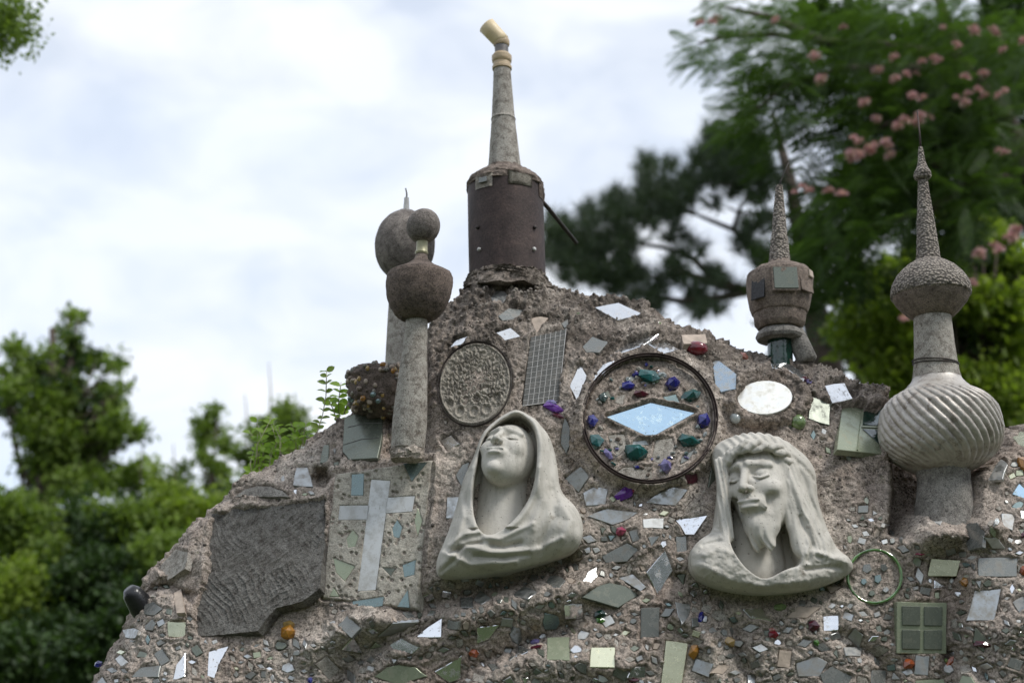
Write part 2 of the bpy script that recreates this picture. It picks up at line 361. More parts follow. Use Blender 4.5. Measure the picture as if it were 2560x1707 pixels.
# macro relief, drawn in photo pixels at 1/4 size: metres towards the viewer
gx, gy = np.meshgrid(np.arange(-400, 3000, 5.0), np.arange(500, 2400, 5.0))
def seg(px, py, P, closed=False):
    d = np.full(px.shape, 1e9); tt = d.copy()
    Q = list(P) + ([P[0]] if closed else [])
    for (ax, ay), (bx, by) in zip(Q[:-1], Q[1:]):
        L2 = (bx - ax) ** 2 + (by - ay) ** 2 + 1e-9
        t = np.clip(((px - ax) * (bx - ax) + (py - ay) * (by - ay)) / L2, 0, 1)
        d = np.minimum(d, np.hypot(px - ax - t * (bx - ax), py - ay - t * (by - ay)))
    return d
def inside(px, py, P):
    c = np.zeros(px.shape, bool); n = len(P)
    for i in range(n):
        (ax, ay), (bx, by) = P[i], P[(i + 1) % n]
        if ay == by: continue
        c ^= ((ay > py) != (by > py)) & (px < (bx - ax) * (py - ay) / (by - ay) + ax)
    return c
def sd(px, py, P):
    d = seg(px, py, P, True); return np.where(inside(px, py, P), d, -d)
def ridge(P, wd, h): return h * np.exp(-(seg(gx, gy, P) / wd) ** 2)
MAC = 0.035 * fbm(gx / 330, gy / 260, 3, 3) + 0.012 * fbm(gx / 90, gy / 90, 2, 8)
MAC += 0.045 * sstep(200, 165, np.hypot(gx - 1622, (gy - 1050) * 1.03))                         # boss round the rosette
MAC += ridge([(1450, 900), (1520, 860), (1650, 835), (1760, 870)], 28, 0.022)
MAC += 0.035 * sstep(1.35, 1.0, np.hypot((gx - 1912) / 88, (gy - 993) / 62)) + ridge([(1830, 1010), (1850, 930), (1912, 912), (1980, 930), (2010, 990), (2000, 1030)], 12, 0.016)
MAC += ridge([(1385, 905), (1420, 1000), (1440, 1120), (1500, 1250)], 22, 0.014)
MAC += ridge([(1000, 1530), (1120, 1495), (1290, 1450), (1420, 1395)], 26, -0.045) + ridge([(1000, 1580), (1160, 1545), (1320, 1500), (1460, 1470)], 44, 0.045)
MAC += ridge([(1100, 1740), (1190, 1670), (1300, 1610), (1420, 1560)], 24, -0.045) + ridge([(820, 1740), (880, 1650), (980, 1590), (1100, 1560)], 26, -0.045)
MAC += ridge([(780, 1620), (900, 1560), (1010, 1545)], 34, 0.035)
MAC += ridge([(1180, 1720), (1330, 1650), (1560, 1660)], 40, 0.035) + ridge([(1700, 1540), (1760, 1600), (1800, 1720)], 24, 0.03) + ridge([(1840, 1560), (1850, 1640), (1900, 1720)], 20, -0.03) + ridge([(2110, 1590), (2200, 1640), (2240, 1720)], 22, -0.03) + ridge([(2380, 1640), (2440, 1690)], 22, -0.04) + ridge([(2480, 1600), (2560, 1500)], 26, 0.03)
MAC += ridge([(1690, 1440), (1780, 1490), (1900, 1505), (2030, 1490), (2120, 1440)], 20, -0.02)
MAC += ridge([(560, 1212), (640, 1196), (715, 1225)], 13, 0.02)
MAC += ridge([(400, 1440), (450, 1410), (500, 1330), (560, 1275)], 16, 0.03) + ridge([(360, 1480), (420, 1460), (470, 1490)], 12, -0.03)
MAC += -0.07 * sstep(34, 14, np.hypot(gx - 800, gy - 1190))                                    # dark round hole
NICHE = [(2215, 1010), (2235, 1180), (2215, 1335), (2262, 1350), (2300, 1290), (2410, 1270), (2425, 1200), (2520, 1130), (2600, 1040), (2600, 900), (2200, 900)]
MAC += -0.16 * sstep(-12, 44, sd(gx, gy, NICHE)) + ridge([(2310, 1348), (2440, 1345)], 34, 0.085)
LIP = [(2420, 1300), (2432, 1188), (2500, 1150), (2570, 1118), (2800, 1100), (2800, 2000), (2380, 2000), (2400, 1400)]
MAC += 0.075 * sstep(-22, 14, sd(gx, gy, LIP))
POST = [(985, 905), (1065, 905), (1075, 1120), (1040, 1135), (960, 1130)]
MAC += -0.05 * sstep(-16, 6, sd(gx, gy, POST))
def mac(px, py):
    u = np.clip((px + 400) / 5.0, 0, gx.shape[1] - 1.01); v = np.clip((py - 500) / 5.0, 0, gx.shape[0] - 1.01)
    i = u.astype(int); j = v.astype(int); f = u - i; g_ = v - j
    return (MAC[j, i] * (1 - f) + MAC[j, i + 1] * f) * (1 - g_) + (MAC[j + 1, i] * (1 - f) + MAC[j + 1, i + 1] * f) * g_
def yt(x, z):
    y0 = yb(x, z); px, py, _ = proj(x, y0, z); return y0 - mac(px, py)
def surf(px, py):
    """where the line of sight through a photo pixel meets the mound"""
    px = np.asarray(px, float); py = np.asarray(py, float); y = np.full(px.shape, 0.15)
    for _ in range(40):
        P = at(px, py, y); y = 0.5 * y + 0.5 * yt(P[..., 0], P[..., 2])
    return at(px, py, y)
def plane(P):
    """best plane through the mound under a traced outline"""
    c = P.mean(0); u, s_, vt = np.linalg.svd(P - c); n = vt[2]
    if n[1] > 0: n = -n
    return c, n
def onplane(px, py, c, n):
    dx, dy, dz = ray(px, py); D = np.stack([dx + 0 * dy, dy, dz + 0 * dy], -1)
    t = ((c - CAM) @ n) / (D @ n); return CAM + D * t[..., None]

# ------------------------------------------------------------------ everything set in the cement
PCS = []      # (name, material, polygon px, proud, thick, label, tilt)
def rag(P, a=1.5):
    Q = []
    for (x0, y0), (x1, y1) in zip(P, P[1:] + P[:1]):
        n = 2 if math.hypot(x1 - x0, y1 - y0) > 22 else 1
        for k in range(n): t = k / n; j = a if k else a * 0.4; Q.append((x0 + (x1 - x0) * t + rnd.uniform(-j, j), y0 + (y1 - y0) * t + rnd.uniform(-j, j)))
    return Q
def pc(name, m, P, proud=0.002, thick=0.010, label=None, tilt=None): PCS.append([name, m, rag(P) if len(P) < 20 else P, proud, thick, label, tilt])
W_, D_, G_ = 'mirror', 'mirror_dull', 'glass_grey'
pc('mirror_shard', D_, [(1227, 745), (1243, 726), (1262, 728), (1274, 742), (1255, 760), (1234, 760)])
pc('mirror_shard', G_, [(1245, 789), (1271, 771), (1308, 775), (1296, 797), (1256, 802)])
pc('mirror_shard', W_, [(1240, 832), (1276, 819), (1302, 841), (1262, 851)])
pc('mirror_sliver', W_, [(1117, 872), (1142, 850), (1168, 840), (1153, 861)])
pc('mirror_shard', W_, [(1100, 1101), (1128, 1087), (1149, 1109), (1121, 1126)], label='small bright white mirror diamond beside the grey post')
pc('mirror_shard', W_, [(1088, 903), (1097, 900), (1100, 906), (1090, 908)])
pc('mirror_lozenge', W_, [(1423, 964), (1450, 905), (1468, 941), (1443, 1003)])
pc('glass_lens', G_, [(1402, 1110), (1404, 1070), (1412, 1043), (1425, 1069), (1424, 1115), (1416, 1137)])
pc('glass_diamond', G_, [(1412, 1197), (1452, 1165), (1474, 1192), (1446, 1230)])
pc('glass_shard', G_, [(1139, 1188), (1156, 1161), (1174, 1154), (1159, 1224)])
pc('stone_chip', 'tan_stone', [(1326, 797), (1352, 791), (1371, 795), (1341, 832)])
pc('mirror_shard', G_, [(1402, 808), (1420, 797), (1422, 812), (1412, 821)])
pc('glass_plate', 'glass_sage', [(861, 1043), (905, 1028), (959, 1026), (955, 1085), (943, 1144), (872, 1148), (856, 1128)], 0.007, 0.012, 'cracked grey green glass plate left of the post')
pc('glass_sliver', 'glass_sage', [(808, 1112), (823, 1110), (820, 1155), (799, 1157)])
pc('tin_plate', D_, [(740, 1168), (769, 1168), (783, 1216), (732, 1213)], 0.006)
pc('slate_slab', 'slate', [(530, 1285), (600, 1270), (697, 1264), (811, 1242), (812, 1360), (800, 1470), (754, 1502), (690, 1519), (644, 1576), (495, 1590), (484, 1541), (512, 1434), (520, 1363)], 0.004, 0.03, 'large dark rough slate slab left of the cross plaque')
pc('slate_chip', 'pipe_stone', [(586, 1241), (615, 1222), (643, 1214), (675, 1216), (705, 1225), (722, 1240)], 0.010, 0.02)
pc('mirror_lozenge', W_, [(1488, 768), (1546, 757), (1606, 784), (1546, 799)], 0.008, 0.01, 'large white mirror lozenge near the crest')
pc('glass_shard', G_, [(1456, 867), (1481, 841), (1521, 854), (1497, 881), (1465, 881)])
pc('mirror_shard', W_, [(1525, 888), (1572, 850), (1647, 834), (1608, 863), (1562, 880)])
pc('mirror_sliver', W_, [(1470, 959), (1507, 912), (1537, 901), (1510, 932)])
pc('mirror_lozenge', W_, [(1622, 860), (1666, 854), (1699, 873), (1660, 884)])
pc('brick_chip', 'tan_stone', [(1704, 837), (1764, 834), (1768, 858), (1710, 860)], 0.01, 0.02)
pc('mirror_shard', 'glass_paleblue', [(1779, 898), (1800, 902), (1842, 935), (1841, 972), (1803, 980), (1788, 962)])
pc('mirror_oval', 'oval', [(1912 + 69 * math.cos(a) + 4 * math.sin(a), 993 + 42 * math.sin(a) - 4 * math.cos(a)) for a in [2 * math.pi * k / 28 for k in range(28)]], 0.006, 0.008, 'large white oval mirror above the bearded head', (-0.25, 0, 0.05))
pc('mirror_sliver', W_, [(1927, 907), (1966, 907), (1998, 925), (2014, 941), (2009, 952), (1975, 926), (1930, 918)], 0.007)
pc('mirror_shard', W_, [(2063, 963), (2112, 957), (2132, 996), (2082, 1008)], 0.009)
pc('glass_tile', 'glass_sage', [(2026, 990), (2077, 1010), (2074, 1063), (2021, 1046)], 0.006)
pc('two_pane_glass', 'glass_green', [(2105, 1010), (2216, 1009), (2206, 1136), (2092, 1123)], 0.004, 0.02, 'green ribbed glass block left of the fluted urn')
pc('brick_chip', 'maroon', [(1713, 1187), (1742, 1184), (1744, 1206), (1718, 1208)])
pc('glass_shard', 'glass_sage', [(1787, 1135), (1800, 1124), (1808, 1176), (1770, 1220)])
pc('mirror_shard', D_, [(1457, 1232), (1487, 1215), (1521, 1222), (1514, 1260), (1465, 1264)])
pc('mirror_shard', D_, [(1613, 1256), (1645, 1232), (1682, 1216), (1720, 1224), (1689, 1263)])
pc('mirror_lozenge', D_, [(1469, 1290), (1514, 1271), (1597, 1281), (1568, 1299), (1531, 1312)])
pc('tile_chip', 'cross', [(1607, 1297), (1660, 1294), (1658, 1320), (1609, 1320)])
pc('mirror_triangle', W_, [(1687, 1298), (1770, 1287), (1736, 1336), (1714, 1336)])
pc('glass_shard', G_, [(1504, 1390), (1568, 1357), (1597, 1372), (1568, 1403), (1514, 1407)])
pc('mirror_lozenge', W_, [(1663, 1374), (1682, 1425), (1645, 1489), (1616, 1430)], label='tall bright mirror lozenge between the two carved heads')
pc('mirror_shard', D_, [(1541, 1444), (1582, 1434), (1616, 1466), (1602, 1478), (1570, 1458)])
pc('mirror_shard', D_, [(1456, 1452), (1470, 1428), (1492, 1416), (1494, 1440), (1478, 1456)])
pc('glass_lens', 'glass_sage', [(1455, 1492), (1490, 1466), (1524, 1456), (1570, 1466), (1604, 1484), (1545, 1518)])
pc('mirror_tile', W_, [(1408, 1512), (1456, 1511), (1457, 1547), (1412, 1547)])
pc('glass_tile', G_, [(1603, 1519), (1650, 1518), (1648, 1593), (1601, 1594)])
pc('mirror_lens', D_, [(1689, 1503), (1727, 1509), (1722, 1540), (1706, 1562), (1696, 1540)])
pc('mirror_lens', W_, [(1856, 1521), (1904, 1518), (1930, 1551), (1877, 1544)])
pc('tile_chip', 'tan_stone', [(1965, 1544), (1995, 1516), (2052, 1516), (2018, 1544)])
pc('glass_strip', 'glass_yellow', [(1666, 1600), (1721, 1608), (1703, 1716), (1652, 1716)], 0.006, 0.01, 'tall pale yellow glass strip on the lower edge')
pc('mirror_tile', 'glass_yellow', [(1478, 1617), (1538, 1616), (1537, 1668), (1474, 1667)])
pc('glass_tile', 'glass_green', [(1368, 1592), (1424, 1590), (1424, 1650), (1366, 1648)])
pc('mirror_tile', W_, [(2058, 1540), (2096, 1537), (2096, 1574), (2058, 1577)])
pc('mirror_shard', W_, [(1568, 1694), (1582, 1668), (1615, 1664), (1612, 1694)])
pc('glass_bar', 'glass_yellow', [(2319, 1440), (2328, 1395), (2402, 1400), (2392, 1440)], 0.008, 0.01, 'bright cream glass bar right of the green bottle ring')
pc('glass_bar', G_, [(2447, 1393), (2545, 1393), (2543, 1440), (2447, 1440)])
pc('mirror_shard', W_, [(2336, 1448), (2368, 1468), (2336, 1470)])
pc('mirror_tile', D_, [(2416, 1551), (2437, 1475), (2503, 1471), (2485, 1551)])
pc('bottle_bottom', G_, [(2404, 1330), (2418, 1308), (2442, 1306), (2462, 1330), (2456, 1368), (2420, 1376)])
pc('mirror_shard', D_, [(2504, 1282), (2541, 1284), (2532, 1326), (2506, 1312)])
pc('mirror_shard', 'mirror_skytint', [(2531, 1235), (2548, 1208), (2575, 1236), (2560, 1246)])
pc('mirror_fan', D_, [(2468, 1200), (2486, 1165), (2502, 1146), (2519, 1160), (2506, 1197)], 0.008)
pc('glass_tile', 'glass_yellow', [(418, 1552), (464, 1554), (462, 1592), (420, 1590)])
pc('mirror_shard', W_, [(432, 1700), (440, 1660), (463, 1630), (462, 1690)])
pc('mirror_shard', W_, [(518, 1688), (521, 1629), (571, 1613), (551, 1650), (536, 1695)])
pc('glass_shard', G_, [(328, 1692), (350, 1668), (402, 1662), (396, 1692)])
pc('mirror_triangle', W_, [(1106, 1543), (1104, 1592), (1040, 1592), (1070, 1566)], 0.007, 0.01, 'brightest white mirror triangle below the cross plaque')
pc('mirror_sliver', D_, [(943, 1592), (982, 1559), (1048, 1555), (997, 1586)])
pc('mirror_shard', W_, [(973, 1611), (1004, 1594), (1050, 1617), (1029, 1634), (982, 1622)])
pc('mirror_shard', W_, [(1191, 1568), (1250, 1560), (1222, 1598), (1193, 1608)])
pc('mirror_shard', W_, [(1154, 1638), (1152, 1698), (1123, 1706), (1086, 1678)])
pc('glass_dome', 'glass_green', [(935, 1690), (965, 1668), (1000, 1660), (1040, 1668), (1068, 1690), (1000, 1712)])
pc('glass_shard', G_, [(1150, 1492), (1181, 1490), (1183, 1517), (1152, 1518)])
pc('mirror_shard', D_, [(1277, 1488), (1311, 1464), (1346, 1480), (1320, 1496)])
pc('mirror_tile', D_, [(1117, 1242), (1149, 1241), (1146, 1296), (1114, 1296)])
pc('glass_shard', G_, [(1690, 1340), (1716, 1338), (1718, 1378), (1692, 1380)])
pc('glass_shard', G_, [(2130, 1690), (2080, 1664), (2050, 1685), (2060, 1712), (2120, 1712)])
pc('glass_shard', 'glass_green', [(2290, 1700), (2360, 1696), (2364, 1716), (2288, 1716)])
pc('mirror_shard', D_, [(2110, 1616), (2158, 1616), (2152, 1640), (2116, 1638)])
pc('glass_shard', D_, [(2070, 1655), (2040, 1640), (1990, 1656), (1996, 1690), (2050, 1690)])
pc('mirror_shard', D_, [(2350, 1230), (2386, 1226), (2384, 1262), (2352, 1262)])
pc('tile_chip', 'cross', [(2336, 1246), (2322, 1300), (2350, 1310), (2372, 1280)])
pc('stone_chip', 'stone_pale', [(395, 1420), (440, 1372), (470, 1380), (462, 1420), (420, 1450)], 0.008, 0.02)
pc('stone_chip', 'tan_stone', [(435, 1480), (452, 1470), (462, 1530), (442, 1532)], 0.006)
pc('wired_glass', 'wire_glass', [(1327, 842), (1415, 822), (1396, 1003), (1306, 1015)], 0.010, 0.012, 'dark wired safety glass pane with square mesh')
pc('green_block', 'glass_green', [(2242, 1503), (2368, 1506), (2366, 1634), (2242, 1632)], 0.016, 0.03, 'green glass block divided into four squares')
# lozenges and shards scattered over the rest of the lower face
occ = [(1270, 1200, 190, 240), (1900, 1290, 215, 235), (1622, 1050, 195, 185), (945, 1335, 160, 215), (1187, 960, 105, 120), (2185, 1442, 85, 85), (2345, 1080, 190, 290), (1020, 1010, 80, 190), (640, 1420, 175, 180), (1912, 993, 100, 66), (800, 1190, 40, 40), (2120, 1200, 60, 60)]
def free(cx, cy, r):
    for (a, b, c, d) in occ:
        if ((cx - a) / (c + r * 0.6)) ** 2 + ((cy - b) / (d + r * 0.6)) ** 2 < 1: return False
    for p in PCS:
        xs = [q[0] for q in p[2]]; ys = [q[1] for q in p[2]]
        if min(xs) - r < cx < max(xs) + r and min(ys) - r < cy < max(ys) + r: return False
    return True
GEMS = []     # (name, material, px, py, rx, ry, rot, label)
filler = 0; tries = 0
while filler < 600 and tries < 60000:
    tries += 1
    cx = rnd.uniform(250, 2560); cy = rnd.uniform(1030, 1720)
    top = float(np.interp(cx, [p[0] for p in OUT], [p[1] for p in OUT]))
    if cy < top + 45: continue
    if cy < 1230 and rnd.random() < 0.55: continue
    r = rnd.choice([10, 12, 14, 16, 18, 22, 26, 30, 34]) if filler < 250 else rnd.choice([8, 10, 12, 14])
    if not free(cx, cy, r * 0.65 + 2): continue
    kind = rnd.random(); rot = rnd.uniform(-0.5, 0.5) + rnd.choice([0, 0, 1.2]); k = rnd.randint(3, 6)
    if kind < 0.35: P = [(r, 0), (0, r * 0.5), (-r, 0), (0, -r * 0.5)]; nm = 'mirror_lozenge'
    elif kind < 0.5: P = [(r * 0.8, r * 0.6), (-r * 0.8, r * 0.55), (-r * 0.75, -r * 0.6), (r * 0.85, -r * 0.6)]; nm = 'glass_tile'
    else:
        P = [(r * rnd.uniform(0.6, 1) * math.cos(2 * math.pi * (q + rnd.uniform(-0.2, 0.2)) / k), 0.75 * r * rnd.uniform(0.6, 1) * math.sin(2 * math.pi * (q + rnd.uniform(-0.2, 0.2)) / k)) for q in range(k)]; nm = 'glass_shard'
    P = [(cx + a * math.cos(rot) - b * math.sin(rot), cy + a * math.sin(rot) + b * math.cos(rot)) for a, b in P]
    m = rnd.choices([W_, D_, G_, 'glass_sage', 'cross', 'tan_stone', 'stone_pale', 'glass_green', 'glass_yellow', 'glass_pond'], [7, 30, 24, 10, 9, 6, 18, 4, 2, 3])[0]
    if m in ('tan_stone', 'stone_pale'): nm = 'stone_chip'
    if nm == 'mirror_lozenge' and m not in (W_, D_): nm = 'glass_lozenge'
    pc(nm, m, P, 0.003); filler += 1

# rosette, plaque and disc sit in the same cement and get sockets too
ROS = [(1622 + 172 * math.cos(a), 1050 + 164 * math.sin(a)) for a in [2 * math.pi * k / 48 for k in range(48)]]
PLQ = [(833, 1181), (1083, 1143), (1086, 1170), (1050, 1518), (1040, 1530), (800, 1497), (798, 1480)]
DISC = [(1187 + 90 * math.cos(a) - 14 * math.sin(a), 960 + 104 * math.sin(a) + 6 * math.cos(a)) for a in [2 * math.pi * k / 40 for k in range(40)]]

# sockets: signed distance image, half size
SDI = np.full((960, 1500), -60.0, np.float32)     # x = px/2, y = (py-400)/1.4
QX, QY = np.meshgrid(np.arange(1500) * 2.0 - 200, np.arange(960) * 1.45 + 400)
for P in [p[2] for p in PCS] + [PLQ, DISC]:
    xs = [q[0] for q in P]; ys = [q[1] for q in P]
    i0 = max(int((min(xs) - 30 + 200) / 2), 0); i1 = min(int((max(xs) + 30 + 200) / 2) + 1, 1500)
    j0 = max(int((min(ys) - 30 - 400) / 1.45), 0); j1 = min(int((max(ys) + 30 - 400) / 1.45) + 1, 960)
    if i1 <= i0 or j1 <= j0: continue
    SDI[j0:j1, i0:i1] = np.maximum(SDI[j0:j1, i0:i1], sd(QX[j0:j1, i0:i1], QY[j0:j1, i0:i1], P))
def sdi(px, py):
    u = np.clip((px + 200) / 2, 0, 1498.9); v = np.clip((py - 400) / 1.45, 0, 958.9); i = u.astype(int); j = v.astype(int); f = u - i; g_ = v - j
    return (SDI[j, i] * (1 - f) + SDI[j, i + 1] * f) * (1 - g_) + (SDI[j + 1, i] * (1 - f) + SDI[j + 1, i + 1] * f) * g_
# ------------------------------------------------------------------ mound mesh
xs_ = np.concatenate([[-2.35, -2.1, -1.9, -1.7, -1.55, -1.4], np.arange(-1.3, 1.52, 0.0029), [1.65, 1.8, 2.0, 2.3, 2.6, 2.9, 3.15]])
nf = 430; vv = np.linspace(0, 1, nf)
X = np.repeat(xs_[None], nf, 0); H = Hx(xs_)
zb = np.minimum(1.4, H * 0.85); Z = H[None] - (H - zb)[None] * vv[:, None]
Y = yt(X, Z); PX, PY, DD = proj(X, Y, Z)
def nrm(X, Y, Z):
    a = np.stack([np.gradient(q, axis=0) for q in (X, Y, Z)], -1); b = np.stack([np.gradient(q, axis=1) for q in (X, Y, Z)], -1)
    n = np.cross(a, b); n /= np.linalg.norm(n, axis=-1, keepdims=True) + 1e-12
    return np.where(n[..., 1:2] > 0, -n, n)
NM = nrm(X, Y, Z)
sdv = sdi(PX, PY) + 6.5 * fbm(X * 95, Z * 95, 3, 600)
free_ = sstep(2, -7, sdv)                               # 0 under an inlay, 1 in open cement
up = sstep(2.15, 2.62, Z)                               # the exposed top is rougher
near_ch = np.exp(-(((PX - 1270) / 190) ** 2 + ((PY - 720) / 80) ** 2)) + 0.7 * np.exp(-(((PX - 2120) / 110) ** 2 + ((PY - 985) / 60) ** 2)) + 0.5 * np.exp(-(((PX - 2120) / 60) ** 2 + ((PY - 1190) / 70) ** 2))
warp = fbm(X * 30, Z * 30, 2, 21) * 0.4
f1, f2, ic = worley(X * 62 + warp, Z * 62 + warp, 31); g1, g2_, ig = worley(X * 135 + warp, Z * 135, 41)
lump = np.clip(1 - f1 * 1.25, 0, 1) ** 0.7 * (ic > 0.45); grit = np.clip(1 - g1 * 1.3, 0, 1) ** 0.8 * (ig > 0.35)
dsp = 0.006 * fbm(X * 16, Z * 16, 4, 1) + 0.0035 * fbm(X * 75, Z * 75, 4, 2, 0.7) + 0.0022 * grit * (0.5 + up) + 0.0055 * lump * (0.25 + 0.75 * up + 1.5 * near_ch)
rg = 1 - np.abs(fbm(X * 9, Z * 13, 3, 61)) * 2.4
dsp += -0.010 * np.clip(0.35 - np.abs(fbm(X * 7, Z * 9, 3, 71)) * 3.2, 0, 1) * (1 - 0.5 * up)      # trowel cracks and seams
crest = np.exp(-(H[None] - Z) / 0.05)
dsp += near_ch * (0.024 * fbm(X * 26, Z * 26, 3, 5) + 0.006) + crest * (0.014 * fbm(X * 17, Z * 17, 4, 15, 0.65) + 0.006 * lump)
dsp = dsp * (0.15 + 0.85 * free_) + 0.0065 * np.exp(-((sdv + 7) / 5.0) ** 2) * (0.55 + 0.6 * fbm(X * 50, Z * 50, 2, 88)) - 0.005 * sstep(-3, 3, sdv)
# rosette: flat floor inside its ring
rr = np.hypot((PX - 1622) / 170, (PY - 1050) / 162)
dsp += -0.012 * sstep(1.0, 0.93, rr)
V3 = np.stack([X, Y, Z], -1) + NM * dsp[..., None]
# back of the mound and its foot
yback = np.array([0.50, 0.65, 0.85, 1.05, 1.15]); zdrop = np.array([0.0, 0.02, 0.10, 0.45, 1.0])
back = []
for a, b in zip(yback, zdrop):
    zz = H * (1 - b) + 0 * H; jit = fbm(xs_ * 14, np.full_like(xs_, a * 9), 3, 77) * 0.02 * (b < 0.9)
    back.append(np.stack([xs_, np.full_like(xs_, a) , np.maximum(zz + jit - 0.01, -0.05)], -1))
foot = []
for q in (0.75, 0.4, 0.0):
    zz = zb * q - 0.05 * (q == 0); foot.append(np.stack([xs_, yt(xs_, zb) - 0.12 * (zb - zz), zz], -1))
ALL = np.concatenate([np.array(back[::-1]), V3, np.array(foot)], 0)
# keep the cement behind each inlay's plane
off = len(back)
for p in PCS + [[None, None, PLQ, 0.02, 0, None, None], ['', None, [(1622 + 160 * math.cos(a / 20 * math.pi), 1050 + 153 * math.sin(a / 20 * math.pi)) for a in range(40)], -0.016, 0, None, (0, 0, 0)]]:
    P = p[2]; pts = surf([q[0] for q in P], [q[1] for q in P])
    c, n = plane(pts)
    if p[6] is not None:
        n = np.array(Vector(n) + Vector(p[6])); n /= np.linalg.norm(n)
    elif p[0]:
        n = n + np.array([rnd.gauss(0, 0.05), 0, rnd.gauss(0, 0.07)]); n /= np.linalg.norm(n)
    c = c + n * p[3]
    p += [c, n] if len(p) == 7 else []
    x0, x1 = min(q[0] for q in P) - 2, max(q[0] for q in P) + 2; y0, y1 = min(q[1] for q in P) - 2, max(q[1] for q in P) + 2
    m = (PX > x0) & (PX < x1) & (PY > y0) & (PY < y1) & ((sdv > -1) if p[0] != '' else (rr < 0.95))
    if m.any():
        jj, ii = np.nonzero(m); vtx = ALL[jj + off, ii]; k = (vtx - c) @ n
        ok = k > -0.003; ALL[jj[ok] + off, ii[ok]] = vtx[ok] - n[None] * (k[ok] + 0.003)[:, None]
    if p[0] is None: PLQ_C, PLQ_N = c, n
F = grid_faces(ALL.shape[0], ALL.shape[1])
me = mesh_np('cement', ALL, F)
MOUND = link('mosaic_mound', me, M['cement'], smooth=True)
tag(MOUND, 'rough grey cement shrine mound studded with mirror shards and coloured glass', 'shrine mound')
def bary_n(px, py, e=12.0):
    P = surf([px - e, px + e, px, px], [py, py, py - e, py + e]); n = np.cross(P[1] - P[0], P[3] - P[2]); n /= np.linalg.norm(n)
    return P.mean(0), (-n if n[1] > 0 else n)
